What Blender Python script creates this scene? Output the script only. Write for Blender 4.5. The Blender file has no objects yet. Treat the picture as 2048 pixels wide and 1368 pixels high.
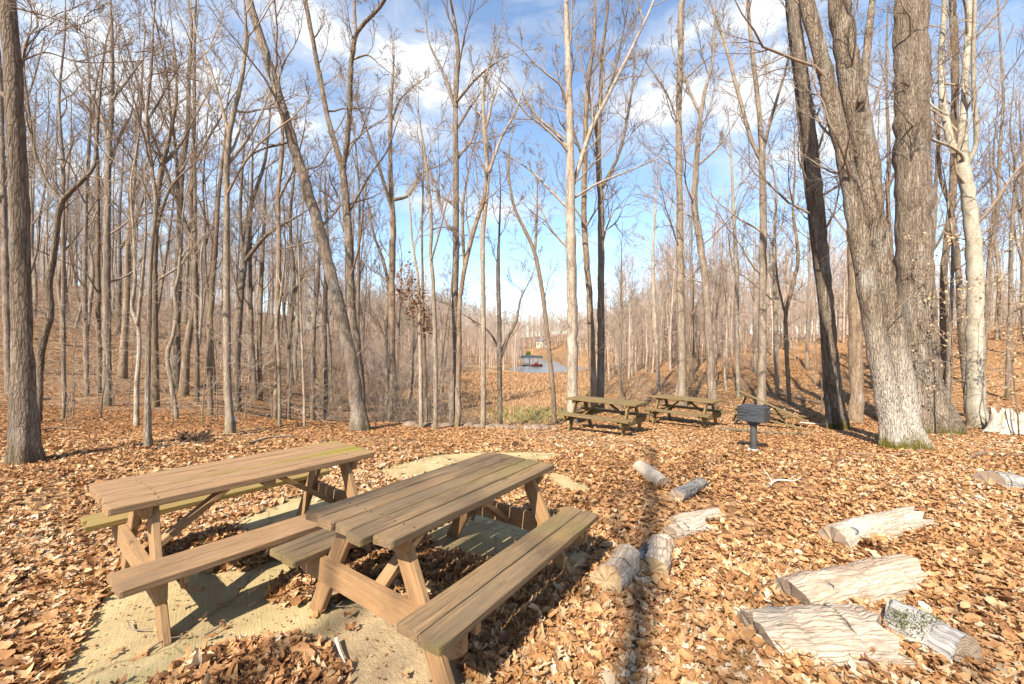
import bpy, math, random
import numpy as np
from mathutils import Matrix, Vector
rng = np.random.default_rng(11)
random.seed(7)
sc = bpy.context.scene
COL = sc.collection

# ------------------------------------------------------------------ camera
F, PITCH, ROLL, CAMH = 813.0, 0.01786, 0.0142, 1.753      # focal length in pixels of the 2048 wide photograph
cr, sr, cp_, sp_ = math.cos(ROLL), math.sin(ROLL), math.cos(PITCH), math.sin(PITCH)
FWD = np.array([0, cp_, sp_]); UP0 = np.array([0, -sp_, cp_]); RT0 = np.array([1., 0, 0])
RT = cr*RT0 + sr*UP0; UPV = -sr*RT0 + cr*UP0
cam = bpy.data.cameras.new('camera'); co = bpy.data.objects.new('camera', cam); COL.objects.link(co)
m = Matrix.Identity(4)
for i in range(3):
    m[i][0] = RT[i]; m[i][1] = UPV[i]; m[i][2] = -FWD[i]
m[2][3] = CAMH
co.matrix_world = m
cam.sensor_width = 36; cam.lens = F/2048*36; cam.clip_start = .05; cam.clip_end = 4000
sc.camera = co

def ray(px, py):
    a = (px-1024)/F; b = -(py-684)/F
    v = FWD + a*RT + b*UPV
    return v/v[1]
def at(px, py, Y):                       # point at distance Y ahead of the camera
    return np.array([0, 0, CAMH]) + ray(px, py)*Y

# ------------------------------------------------------------------ terrain
def ss(a, b, x):
    t = np.clip((x-a)/(b-a), 0, 1); return t*t*(3-2*t)
def spl(x, k):
    return k*np.logaddexp(0, np.asarray(x)/k)
_w = rng.uniform(-1, 1, (14, 2)); _w /= np.linalg.norm(_w, axis=1)[:, None]
_wl = np.array([.8, 1.1, 1.5, 2.2, 3, 4, 5.5, 7, 9, 12, 16, 22, 30, 40.]); _ph = rng.uniform(0, 6.28, 14)
def bumps(x, y):
    z = 0
    for i in range(14):
        z = z + .0042*_wl[i]**.8*np.sin((x*_w[i, 0]+y*_w[i, 1])*6.283/_wl[i]+_ph[i])
    return z
def H(x, y):
    x = np.asarray(x, float); y = np.asarray(y, float)
    yy = np.maximum(y, .5); a = x/yy
    z = -.072*np.clip(spl(y-6.8, .5), 0, 5)
    ye = 10.2 + 2.8*ss(1.2, 2.6, x) - 1.0*ss(-3, -8, x)*0
    e = y - ye
    ml = ss(-.75, -.28, a)*(1-ss(.14, .40, a))
    dv = 2.35*ss(0, 9, e)
    z = z - dv*(.22 + .78*ml)*(1-ss(.6, 1.0, a))
    s = -.85*x + .1*np.minimum(y, 260) - 20
    zl = .30*spl(s, 4); z = z + 18*np.tanh(zl/18)
    s = .9*x + .3*np.minimum(y, 40) - 16
    zr = .17*spl(s, 1.6); z = z + 7*np.tanh(zr/7)*ss(6, 12, y+.3*x)
    z = z + 17*np.tanh(.16*np.maximum(y-262, 0)/17)
    l1 = ((x-13.5)/12.5)**2 + ((y-97)/27)**2
    l2 = ((x-11)/7.0)**2 + ((y-185)/75)**2
    lk = np.maximum(1-ss(.75, 1.5, l1), 1-ss(.75, 1.5, l2))
    z = z*(1-lk) + (-4.2)*lk
    flat = ss(1.0, 2.6, np.hypot((x+.9)/2.0, (y-3.4)/2.0))      # level ground around the slab
    z = z + bumps(x, y)*(.35+.65*flat)*(.22+.78*ss(11, 18, y))*(flat*.85+.15)
    return z
def hit(px, py, y0=1.0):
    v = ray(px, py); ys = np.concatenate([np.arange(y0, 30, .02), np.arange(30, 400, .2)])
    P = np.array([0, 0, CAMH])[None] + v[None]*ys[:, None]
    d = P[:, 2] - H(P[:, 0], P[:, 1])
    k = np.argmax(d < 0)
    if d[k] >= 0: k = len(ys)-1
    return P[k]

# ------------------------------------------------------------------ small helpers
def link(o, parent=None):
    COL.objects.link(o)
    if parent is not None: o.parent = parent
    return o
def tag(o, label=None, cat=None, group=None, kind=None):
    if label: o['label'] = label
    if cat: o['category'] = cat
    if group: o['group'] = group
    if kind: o['kind'] = kind
    return o
def empty(name, loc, rz=0.):
    o = bpy.data.objects.new(name, None); o.empty_display_size = .1
    o.location = [float(c) for c in loc]; o.rotation_euler = (0, 0, rz)
    return link(o)
def mesh_np(name, V, quads=None, tris=None, mats=(), smooth=True, attrs=None, mi=None):
    """fast mesh from arrays"""
    V = np.asarray(V, np.float32)
    fs = []
    nq = 0 if quads is None else len(quads); nt = 0 if tris is None else len(tris)
    me = bpy.data.meshes.new(name)
    me.vertices.add(len(V)); me.vertices.foreach_set('co', V.ravel())
    loops = np.concatenate(([np.asarray(quads, np.int32).ravel()] if nq else []) + ([np.asarray(tris, np.int32).ravel()] if nt else []))
    st = np.concatenate([np.arange(nq)*4, nq*4+np.arange(nt)*3]).astype(np.int32)
    me.loops.add(len(loops)); me.loops.foreach_set('vertex_index', loops)
    me.polygons.add(nq+nt); me.polygons.foreach_set('loop_start', st)
    me.update(calc_edges=True)
    if smooth: me.polygons.foreach_set('use_smooth', np.ones(nq+nt, bool))
    if mi is not None: me.polygons.foreach_set('material_index', np.asarray(mi, np.int32))
    for k, v in (attrs or {}).items():
        v = np.asarray(v, np.float32)
        if v.ndim == 1:
            a = me.attributes.new(k, 'FLOAT', 'POINT'); a.data.foreach_set('value', v)
        else:
            a = me.attributes.new(k, 'FLOAT_VECTOR', 'POINT'); a.data.foreach_set('vector', v.ravel())
    for mt in mats: me.materials.append(mt)
    return me
def obj(name, me, parent=None, loc=None):
    o = bpy.data.objects.new(name, me)
    if loc is not None: o.location = [float(c) for c in loc]
    return link(o, parent)
class MB:
    """collects verts and faces"""
    def __init__(s): s.v = []; s.f = []; s.g = []; s.mo = []
    def add(s, V, Fc, g=None, mo=None):
        n = len(s.v); s.v += [tuple(map(float, p)) for p in V]
        s.f += [tuple(i+n for i in q) for q in Fc]
        s.g += [tuple(map(float, p)) for p in (V if g is None else g)]
        s.mo += [0.]*len(V) if mo is None else list(map(float, mo))
    def build(s, name, mat, parent=None, loc=None, smooth=False):
        me = bpy.data.meshes.new(name); me.from_pydata(s.v, [], s.f); me.update()
        a = me.attributes.new('gco', 'FLOAT_VECTOR', 'POINT'); a.data.foreach_set('vector', np.array(s.g, np.float32).ravel())
        a = me.attributes.new('moss', 'FLOAT', 'POINT'); a.data.foreach_set('value', np.array(s.mo, np.float32))
        for mt in (mat if isinstance(mat, (list, tuple)) else [mat]): me.materials.append(mt)
        if smooth: me.polygons.foreach_set('use_smooth', np.ones(len(me.polygons), bool))
        return obj(name, me, parent, loc)
    def box(s, c, sx, sy, sz, bev=.004, rz=0.):
        x, y, z = sx/2, sy/2, sz/2; b = bev
        prof = [(-x, -y+b), (-x+b, -y), (x-b, -y), (x, -y+b), (x, y-b), (x-b, y), (-x+b, y), (-x, y-b)]
        ins = [(math.copysign(abs(p)-b, p), math.copysign(abs(q)-b, q)) for p, q in prof]
        V = []
        for zz, pr in ((-z, ins), (-z+b, prof), (z-b, prof), (z, ins)):
            for p, q in pr: V.append((c[0]+p*math.cos(rz)-q*math.sin(rz), c[1]+p*math.sin(rz)+q*math.cos(rz), c[2]+zz))
        Fc = [tuple(range(7, -1, -1)), tuple(range(24, 32))]
        for r in range(3):
            for i in range(8): Fc.append((r*8+i, r*8+(i+1) % 8, r*8+8+(i+1) % 8, r*8+8+i))
        s.add(V, Fc)

# ------------------------------------------------------------------ node helpers
def newmat(name):
    mt = bpy.data.materials.new(name); mt.use_nodes = True
    nt = mt.node_tree; b = nt.nodes['Principled BSDF']
    return mt, nt, b
def N(nt, t, **kw):
    n = nt.nodes.new(t)
    for k, v in kw.items():
        if k in n.inputs: n.inputs[k].default_value = v
        else: setattr(n, k, v)
    return n
def ramp(nt, fac, stops, interp='LINEAR'):
    r = nt.nodes.new('ShaderNodeValToRGB'); r.color_ramp.interpolation = interp
    e = r.color_ramp.elements
    while len(e) < len(stops): e.new(.5)
    for el, (p, c) in zip(e, stops):
        el.position = p; el.color = (*c, 1) if len(c) == 3 else c
    nt.links.new(fac, r.inputs[0]); return r.outputs[0]
def mixc(nt, fac, a, b, mode='MIX'):
    n = nt.nodes.new('ShaderNodeMix'); n.data_type = 'RGBA'; n.blend_type = mode
    for s, v in ((0, fac), (6, a), (7, b)):
        if hasattr(v, 'links'): nt.links.new(v, n.inputs[s])
        else: n.inputs[s].default_value = v if s == 0 else ((*v, 1) if len(v) == 3 else v)
    return n.outputs[2]
def mth(nt, op, a, b=None, c=None):
    n = nt.nodes.new('ShaderNodeMath'); n.operation = op
    for i, v in enumerate((a, b, c)):
        if v is None: continue
        if hasattr(v, 'links'): nt.links.new(v, n.inputs[i])
        else: n.inputs[i].default_value = v
    return n.outputs[0]
def noise(nt, vec, scale, detail=4, rough=.6, dist=0.):
    n = N(nt, 'ShaderNodeTexNoise', Scale=scale, Detail=detail, Roughness=rough, Distortion=dist)
    if vec is not None: nt.links.new(vec, n.inputs['Vector'])
    return n.outputs[0]
def mapping(nt, vec, scale=(1, 1, 1), loc=(0, 0, 0)):
    n = nt.nodes.new('ShaderNodeMapping'); n.inputs['Scale'].default_value = scale; n.inputs['Location'].default_value = loc
    nt.links.new(vec, n.inputs['Vector']); return n.outputs[0]
def bump(nt, b, h, strength, dist):
    n = N(nt, 'ShaderNodeBump', Strength=strength, Distance=dist); nt.links.new(h, n.inputs['Height'])
    nt.links.new(n.outputs[0], b.inputs['Normal'])

def bark(name, dark, mid, light, ridge=9., stretch=.16, bstr=.9, bd=.03, lichen=(.42, .42, .38), lich=.25, moss=.35, crk=.45, useg=False, foot=None):
    mt, nt, b = newmat(name)
    tc = N(nt, 'ShaderNodeTexCoord'); oi = N(nt, 'ShaderNodeObjectInfo')
    off = N(nt, 'ShaderNodeVectorMath', operation='ADD'); nt.links.new(N(nt, 'ShaderNodeAttribute', attribute_name='gco').outputs['Vector'] if useg else tc.outputs['Object'], off.inputs[0])
    cmb = N(nt, 'ShaderNodeCombineXYZ'); nt.links.new(mth(nt, 'MULTIPLY', oi.outputs['Random'], 60.), cmb.inputs[0]); nt.links.new(cmb.outputs[0], off.inputs[1])
    v = mapping(nt, off.outputs[0], (1, 1, stretch))
    n1 = noise(nt, v, ridge, 5, .65, .4)
    wob = N(nt, 'ShaderNodeTexNoise', Scale=ridge*.9, Detail=3.); nt.links.new(v, wob.inputs['Vector'])
    ws = N(nt, 'ShaderNodeVectorMath', operation='SCALE'); ws.inputs['Scale'].default_value = .10; nt.links.new(wob.outputs['Color'], ws.inputs[0])
    wa = N(nt, 'ShaderNodeVectorMath', operation='ADD'); nt.links.new(v, wa.inputs[0]); nt.links.new(ws.outputs[0], wa.inputs[1])
    vo = N(nt, 'ShaderNodeTexVoronoi', Scale=ridge*2.4, feature='DISTANCE_TO_EDGE'); nt.links.new(wa.outputs[0], vo.inputs['Vector'])
    crack = ramp(nt, vo.outputs['Distance'], [(.0, (0, 0, 0)), (.16, (1, 1, 1))])
    fine = noise(nt, mapping(nt, off.outputs[0], (1, 1, stretch*2.2)), ridge*5, 4, .75)
    hgt = mth(nt, 'ADD', mth(nt, 'MULTIPLY', n1, .8), mth(nt, 'ADD', mth(nt, 'MULTIPLY', crack, .3), mth(nt, 'MULTIPLY', fine, .5)))
    col = ramp(nt, mth(nt, 'ADD', mth(nt, 'MULTIPLY', n1, .6), mth(nt, 'MULTIPLY', fine, .4)), [(.34, dark), (.49, mid), (.64, light)])
    col = mixc(nt, mth(nt, 'MULTIPLY', mth(nt, 'SUBTRACT', 1., crack), crk), col, tuple(c*.5 for c in dark))
    big = noise(nt, mapping(nt, off.outputs[0], (1, 1, .5)), 2.2, 4, .7)
    lf = ramp(nt, big, [(.54, (0, 0, 0)), (.70, (1, 1, 1))])
    col = mixc(nt, mth(nt, 'MULTIPLY', lf, lich), col, lichen)
    # moss hugging the foot of the trunk and a few streaks
    geo = N(nt, 'ShaderNodeSeparateXYZ'); nt.links.new(tc.outputs['Object'], geo.inputs[0])
    if foot:
        fz = mth(nt, 'ADD', geo.outputs[2], mth(nt, 'MULTIPLY', mth(nt, 'SUBTRACT', big, .5), 2.6))
        ff_ = mth(nt, 'MULTIPLY', ramp(nt, mth(nt, 'MULTIPLY', fz, .3), [(.28, (1, 1, 1)), (.72, (0, 0, 0))]), ramp(nt, fine, [(.40, (.15, .15, .15)), (.55, (1, 1, 1))]))
        col = mixc(nt, mth(nt, 'MULTIPLY', ff_, .6), col, foot)
    hz = mth(nt, 'ADD', geo.outputs[2], mth(nt, 'MULTIPLY', mth(nt, 'SUBTRACT', noise(nt, off.outputs[0], 3.5, 4, .7), .5), 1.1))
    mo = ramp(nt, hz, [(.04, (1, 1, 1)), (.34, (0, 0, 0))])
    col = mixc(nt, mth(nt, 'MULTIPLY', mo, moss), col, (.105, .085, .012))
    hs = N(nt, 'ShaderNodeHueSaturation'); nt.links.new(col, hs.inputs['Color'])
    nt.links.new(mth(nt, 'ADD', .82, mth(nt, 'MULTIPLY', oi.outputs['Random'], .36)), hs.inputs['Value'])
    nt.links.new(hs.outputs[0], b.inputs['Base Color']); b.inputs['Roughness'].default_value = .95
    b.inputs['Specular IOR Level'].default_value = .15
    bump(nt, b, hgt, bstr, bd)
    return mt
BK = {
 'dark':  bark('bark_dark', (.08, .056, .038), (.20, .145, .10), (.36, .28, .205), 11, .14, 1., .04, lich=.35),
 'oak':   bark('bark_oak', (.075, .053, .036), (.205, .152, .107), (.37, .295, .22), 12, .12, 1., .05, lich=.3, moss=.95),
 'oakpale': bark('bark_oak_pale_foot', (.075, .053, .036), (.215, .158, .108), (.39, .31, .23), 11, .13, 1., .05, lich=.4, moss=1., foot=(.62, .55, .46)),
 'grey':  bark('bark_grey', (.095, .068, .048), (.235, .175, .125), (.39, .31, .235), 13, .14, .8, .03),
 'brown': bark('bark_brown', (.10, .066, .04), (.24, .165, .105), (.37, .275, .19), 13, .15, .8, .03),
 'pale':  bark('bark_pale', (.13, .096, .066), (.27, .205, .145), (.40, .325, .24), 12, .2, .6, .02, lichen=(.44, .39, .31)),
 'white': bark('bark_white', (.15, .11, .075), (.33, .26, .19), (.49, .415, .325), 11, .2, .8, .02, lichen=(.50, .44, .36), lich=.5),
 'beech': bark('bark_beech', (.14, .115, .08), (.29, .25, .185), (.40, .355, .28), 5, .5, .3, .012, crk=.12, lichen=(.25, .22, .18), lich=.4),
}
def plain(name, col, rough=.8, metal=0., var=.25, scale=20., bmp=0.):
    mt, nt, b = newmat(name)
    tc = N(nt, 'ShaderNodeTexCoord'); n = noise(nt, tc.outputs['Object'], scale, 5, .7)
    c = ramp(nt, n, [(.3, tuple(x*(1-var) for x in col)), (.7, tuple(min(1, x*(1+var)) for x in col))])
    nt.links.new(c, b.inputs['Base Color']); b.inputs['Roughness'].default_value = rough; b.inputs['Metallic'].default_value = metal
    if bmp: bump(nt, b, n, .6, bmp)
    return mt
TWIG = plain('twig_bark', (.20, .143, .098), .9, var=.3, scale=2)
TWIGP = plain('pale_twig_bark', (.29, .215, .145), .9, var=.3, scale=2)

# ------------------------------------------------------------------ world, sun
SUN_EL, SUN_AZ = math.radians(42), math.radians(29)            # shadows fall away to the right (azimuth from +Y to +X)
sd = np.array([math.sin(SUN_AZ)*math.cos(SUN_EL), math.cos(SUN_AZ)*math.cos(SUN_EL), -math.sin(SUN_EL)])
sun = bpy.data.lights.new('sun', 'SUN'); sun.energy = 5.0; sun.angle = math.radians(.53); sun.color = (1, .93, .82)
so = bpy.data.objects.new('sun', sun); link(so)
so.rotation_euler = Vector(sd).to_track_quat('-Z', 'Y').to_euler()
w = bpy.data.worlds.new('World'); sc.world = w; w.use_nodes = True; nt = w.node_tree
bg = nt.nodes['Background']
sky = N(nt, 'ShaderNodeTexSky'); sky.sky_type = 'NISHITA'; sky.sun_disc = False
sky.sun_elevation = SUN_EL; sky.sun_rotation = math.atan2(-sd[0], -sd[1]); sky.altitude = 100; sky.air_density = 1.0; sky.dust_density = .25; sky.ozone_density = 2.5
tc = N(nt, 'ShaderNodeTexCoord')
def cloud_mask(centres):
    tot = None
    for (px, py, rx, ry, wgt) in centres:
        v = ray(px, py); v = v/np.linalg.norm(v)
        # soft blob around a direction in the sky
        d = N(nt, 'ShaderNodeVectorMath', operation='SUBTRACT'); nt.links.new(tc.outputs['Generated'], d.inputs[0]); d.inputs[1].default_value = v
        mp = mapping(nt, d.outputs[0], (1/rx, 1/rx, 1/ry))
        ln = N(nt, 'ShaderNodeVectorMath', operation='LENGTH'); nt.links.new(mp, ln.inputs[0])
        k = mth(nt, 'MULTIPLY', mth(nt, 'MAXIMUM', mth(nt, 'SUBTRACT', 1., ln.outputs[1]), 0.), wgt)
        tot = k if tot is None else mth(nt, 'MAXIMUM', tot, k)
    return tot
cm = cloud_mask([(330, 170, .42, .22, .9), (120, 330, .5, .2, .75), (620, 60, .22, .12, .9), (560, 230, .25, .12, .8), (840, 150, .26, .15, .95), (820, 260, .2, .08, .8),
                 (960, 150, .24, .10, .8), (1000, 420, .22, .07, .8), (880, 405, .2, .05, .75), (1330, 205, .26, .13, .95), (1500, 200, .34, .16, .85), (1500, 30, .5, .09, .75), (1180, 480, .15, .05, .6),
                 (1120, 30, .2, .08, .5), (1750, 250, .4, .2, .8), (100, 30, .3, .1, .8), (2010, 200, .15, .1, .5), (450, 420, .4, .1, .6)])
cn = noise(nt, mapping(nt, tc.outputs['Generated'], (1, 1, 2.6)), 5.6, 9, .64, .5)
cn2 = noise(nt, mapping(nt, tc.outputs['Generated'], (1, 1, 1.6), (3, 1, 2)), 17, 6, .6, .2)
cl = mth(nt, 'ADD', mth(nt, 'ADD', mth(nt, 'MULTIPLY', cm, .66), mth(nt, 'MULTIPLY', cn, .75)), mth(nt, 'MULTIPLY', cn2, .25))
cl = ramp(nt, cl, [(.64, (0, 0, 0)), (.92, (.5, .5, .5)), (1.2, (1, 1, 1))])
skyc = mixc(nt, .05, mixc(nt, 1., sky.outputs[0], (1.12, 1.13, 1.10), 'MULTIPLY'), (4.0, 4.3, 4.7))
cloudc = mixc(nt, cn2, (3.7, 3.9, 4.2), (4.3, 4.35, 4.4))
fin = mixc(nt, mth(nt, 'MULTIPLY', cl, .93), skyc, cloudc)
nt.links.new(fin, bg.inputs['Color']); bg.inputs['Strength'].default_value = .115
sc.view_settings.view_transform = 'Standard'; sc.view_settings.look = 'None'; sc.view_settings.gamma = 1
sc.view_settings.exposure = 1.24
sc.cycles.max_bounces = 5; sc.cycles.diffuse_bounces = 3; sc.cycles.transparent_max_bounces = 4; sc.cycles.glossy_bounces = 2
sc.cycles.caustics_reflective = False; sc.cycles.caustics_refractive = False
try: sc.cycles.use_denoising = True
except Exception: pass

# ------------------------------------------------------------------ ground sheet
u = np.linspace(-1, 1, 430)
gx = np.sinh(u*5.6)/np.sinh(5.6)*900
t = np.linspace(0, 1, 430)
gy = 3 + np.sinh((t*1.18-.18)*6.2)/np.sinh(6.2)*1200; gy = np.sort(np.concatenate([gy, np.linspace(-180, -4, 26)]))
GX, GY = np.meshgrid(gx, gy)
GZ = H(GX, GY)
nx, ny = len(gx), len(gy)
V = np.stack([GX, GY, GZ], -1).reshape(-1, 3)
ii = np.arange(nx*ny).reshape(ny, nx)
Q = np.stack([ii[:-1, :-1], ii[:-1, 1:], ii[1:, 1:], ii[1:, :-1]], -1).reshape(-1, 4)
ax = V[:, 0]/np.maximum(V[:, 1], 1)
green = np.exp(-(((V[:, 0]-1.2)/4.5)**2 + ((V[:, 1]-29)/5.5)**2)*1.2) + .5*np.exp(-(((V[:, 0]-.5)/2)**2 + ((V[:, 1]-17)/3)**2))
grass = ss(26, 38, V[:, 1])*(1-ss(90, 120, V[:, 1]))*(1-ss(.22, .3, np.abs(ax+.04)))
hillr = ss(-.5, .6, V[:, 2])*ss(.2, .4, ax)
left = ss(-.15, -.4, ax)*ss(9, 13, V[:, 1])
mt, nt, b = newmat('leaf_floor')
tc = N(nt, 'ShaderNodeTexCoord'); P_ = tc.outputs['Object']
vo = N(nt, 'ShaderNodeTexVoronoi', Scale=11.); wv = N(nt, 'ShaderNodeVectorMath', operation='ADD')
nz = N(nt, 'ShaderNodeTexNoise', Scale=6., Detail=3.); nt.links.new(P_, nz.inputs['Vector'])
sca = N(nt, 'ShaderNodeVectorMath', operation='SCALE'); sca.inputs['Scale'].default_value = .22
nt.links.new(nz.outputs['Color'], sca.inputs[0]); nt.links.new(P_, wv.inputs[0]); nt.links.new(sca.outputs[0], wv.inputs[1]); nt.links.new(wv.outputs[0], vo.inputs['Vector'])
sep = N(nt, 'ShaderNodeSeparateColor'); nt.links.new(vo.outputs['Color'], sep.inputs[0])
leafc = ramp(nt, sep.outputs[0], [(0, (.06, .032, .017)), (.3, (.19, .098, .045)), (.55, (.31, .165, .072)), (.8, (.40, .225, .10)), (1, (.52, .35, .2))])
big = noise(nt, P_, .35, 5, .65)
leafc = mixc(nt, ramp(nt, big, [(.42, (0, 0, 0)), (.66, (.55, .55, .55))]), leafc, (.10, .062, .036))
at_ = lambda n: N(nt, 'ShaderNodeAttribute', attribute_name=n).outputs['Fac']
med = noise(nt, P_, 1.3, 6, .7); fine = noise(nt, P_, 9, 4, .7)
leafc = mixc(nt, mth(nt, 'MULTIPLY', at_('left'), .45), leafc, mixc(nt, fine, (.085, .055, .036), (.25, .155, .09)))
leafc = mixc(nt, mth(nt, 'MULTIPLY', at_('hillr'), .5), leafc, mixc(nt, fine, (.30, .15, .06), (.46, .25, .11)))
dry = mixc(nt, mth(nt, 'ADD', mth(nt, 'MULTIPLY', fine, .5), mth(nt, 'MULTIPLY', med, .5)), (.14, .085, .04), (.52, .32, .15))
leafc = mixc(nt, mth(nt, 'MULTIPLY', at_('grass'), .85), leafc, dry)
gm = ramp(nt, mth(nt, 'MULTIPLY', at_('green'), mth(nt, 'ADD', .4, mth(nt, 'MULTIPLY', med, 1.1))), [(.35, (0, 0, 0)), (.65, (1, 1, 1))])
leafc = mixc(nt, mth(nt, 'MULTIPLY', gm, .8), leafc, mixc(nt, fine, (.10, .12, .03), (.23, .25, .07)))
spot = ramp(nt, noise(nt, P_, .9, 3, .6), [(.70, (0, 0, 0)), (.78, (1, 1, 1))])
leafc = mixc(nt, mth(nt, 'MULTIPLY', spot, .35), leafc, (.16, .15, .045))
nt.links.new(leafc, b.inputs['Base Color']); b.inputs['Roughness'].default_value = .95; b.inputs['Specular IOR Level'].default_value = .1
bump(nt, b, mth(nt, 'ADD', sep.outputs[1], mth(nt, 'MULTIPLY', fine, .8)), .8, .06)
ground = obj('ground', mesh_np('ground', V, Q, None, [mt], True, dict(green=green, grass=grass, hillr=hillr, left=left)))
tag(ground, kind='structure')

# lake
mt, nt, b = newmat('lake_water'); b.inputs['Base Color'].default_value = (.13, .13, .12, 1); b.inputs['Roughness'].default_value = .22
tc = N(nt, 'ShaderNodeTexCoord'); bump(nt, b, noise(nt, mapping(nt, tc.outputs['Object'], (1, .35, 1)), 1.6, 4, .6), .12, .05)
k = 48; th = np.linspace(0, 2*math.pi, k, endpoint=False)
V = [(12+34*math.cos(a), 160+112*math.sin(a), -3.0) for a in th]
me = bpy.data.meshes.new('lake'); me.from_pydata(V, [], [tuple(range(k))]); me.materials.append(mt)
tag(obj('lake', me), kind='structure')

# ------------------------------------------------------------------ tubes and tree growth (all vectorised)
def nrm(v): return v/np.maximum(np.linalg.norm(v, axis=-1, keepdims=True), 1e-9)
def tube_arrays(P, rad, S, mod=None, cap=False):
    """P [N,R,3], rad [N,R] -> verts, quads"""
    Nn, R, _ = P.shape
    T = np.empty_like(P); T[:, 1:-1] = P[:, 2:]-P[:, :-2]; T[:, 0] = P[:, 1]-P[:, 0]; T[:, -1] = P[:, -1]-P[:, -2]; T = nrm(T)
    mean = nrm(P[:, -1]-P[:, 0])
    ref = np.where(np.abs(mean[:, :1]) < .7, np.array([[1., 0, 0]]), np.array([[0, 1., 0]]))[:, None, :]
    A = nrm(np.cross(T, np.broadcast_to(ref, T.shape))); B = np.cross(T, A)
    th = np.linspace(0, 2*np.pi, S, endpoint=False)
    r = rad[:, :, None]
    if mod is not None: r = r*mod
    r = np.broadcast_to(r, (Nn, R, S))
    Vv = P[:, :, None, :] + r[..., None]*(A[:, :, None, :]*np.cos(th)[None, None, :, None] + B[:, :, None, :]*np.sin(th)[None, None, :, None])
    idx = np.arange(Nn*R*S).reshape(Nn, R, S); nx_ = np.roll(idx, -1, 2)
    Qd = np.stack([idx[:, :-1], nx_[:, :-1], nx_[:, 1:], idx[:, 1:]], -1).reshape(-1, 4)
    return Vv.reshape(-1, 3), Qd
class Tubes:
    def __init__(s): s.V = []; s.Q = []; s.n = 0
    def add(s, P, rad, S, mod=None):
        v, q = tube_arrays(np.asarray(P, float), np.asarray(rad, float), S, mod)
        s.V.append(v); s.Q.append(q+s.n); s.n += len(v)
    def raw(s, v, q): s.V.append(v); s.Q.append(q+s.n); s.n += len(v)
    def mesh(s, name, mat, origin=(0, 0, 0)):
        return mesh_np(name, np.concatenate(s.V)-np.asarray(origin), np.concatenate(s.Q), None, [mat])
def resample(P, rad, R):
    P = np.asarray(P, float); rad = np.asarray(rad, float); n = len(P)
    if n == 2: P = np.stack([P[0], P.mean(0), P[1]]); rad = np.array([rad[0], rad.mean(), rad[1]]); n = 3
    L = np.concatenate([[0], np.cumsum(np.linalg.norm(np.diff(P, axis=0), axis=1))]); L = L/L[-1]
    t = np.linspace(0, 1, R)
    Tn = np.gradient(P, L, axis=0)
    k = np.clip(np.searchsorted(L, t)-1, 0, n-2); h = (L[k+1]-L[k]); s = ((t-L[k])/h)[:, None]; h = h[:, None]
    out = (2*s**3-3*s**2+1)*P[k] + (s**3-2*s**2+s)*h*Tn[k]*.8 + (-2*s**3+3*s**2)*P[k+1] + (s**3-s**2)*h*Tn[k+1]*.8
    return out, np.interp(t, L, rad)
def grow(P, rad, n, t0, t1, ang, L, R, r0, wig, up, rmin=.002, g=None):
    """children of every path in P; L = (lo, hi) length in metres at the base of the parent"""
    g = g or rng
    Nn, Rr, _ = P.shape
    t = g.uniform(0, 1, (Nn, n)); t = t0 + (t1-t0)*(np.arange(n)[None]+t)/n
    f = t*(Rr-1); k = np.clip(f.astype(int), 0, Rr-2); fr = (f-k)[..., None]
    ar = np.arange(Nn)[:, None]
    p0 = P[ar, k]*(1-fr)+P[ar, k+1]*fr; d = nrm(P[ar, k+1]-P[ar, k])
    rp = rad[ar, k]*(1-fr[..., 0])+rad[ar, k+1]*fr[..., 0]
    q = g.normal(size=d.shape); q = nrm(q - d*np.sum(q*d, -1, keepdims=True))
    a = np.radians(ang[0] + (ang[1]-ang[0])*g.uniform(size=t.shape))[..., None]
    d = nrm(d*np.cos(a)+q*np.sin(a)).reshape(-1, 3)
    tt = (t-t0)/max(t1-t0, 1e-6)
    if L[0] > 0: ln = g.uniform(L[0], L[1], t.shape)*(1-.55*tt)
    else:
        pl = np.linalg.norm(np.diff(P, axis=1), axis=2).sum(1)[:, None]
        ln = pl*g.uniform(-L[0], L[1], t.shape)*(1-.4*tt)
    ln = ln.reshape(-1); C = np.empty((len(d), R, 3)); C[:, 0] = p0.reshape(-1, 3)
    upv = np.array([0, 0, 1.])
    for i in range(1, R):
        d = nrm(d + g.normal(size=d.shape)*wig + upv*up)
        C[:, i] = C[:, i-1] + d*(ln/(R-1))[:, None]
    rs = np.minimum(rp.reshape(-1)*r0, ln*.0105+.003); rs = np.maximum(rs, rmin*1.5)
    cr_ = rs[:, None]*(1-.85*np.linspace(0, 1, R)[None]); cr_ = np.maximum(cr_, rmin)
    return C, cr_
def crown(tb, P, rad, t0, n1, L1=(1.5, 3.5), n2=6, n3=5, n4=0, ang=(28, 62), up=.10, rm=.0035, g=None, S1=5):
    A, ra = grow(P, rad, n1, t0, .98, ang, L1, 9, .55, .16, up, rm*1.6, g); tb.add(A, ra, S1)
    B, rb = grow(A, ra, n2, .2, 1., (22, 52), (-.3, .6), 7, .7, .13, up*.7, rm*1.2, g); tb.add(B, rb, 4)
    if n3:
        C, rc = grow(B, rb, n3, .12, 1., (22, 50), (-.35, .7), 4, .75, .14, up*.5, rm, g); tb.add(C, rc, 3)
        if n4:
            D, rd = grow(C, rc, n4, .15, 1., (20, 50), (-.4, .7), 3, .8, .15, up*.4, rm*.85, g); tb.add(D, rd, 3)
    return A, ra

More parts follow.
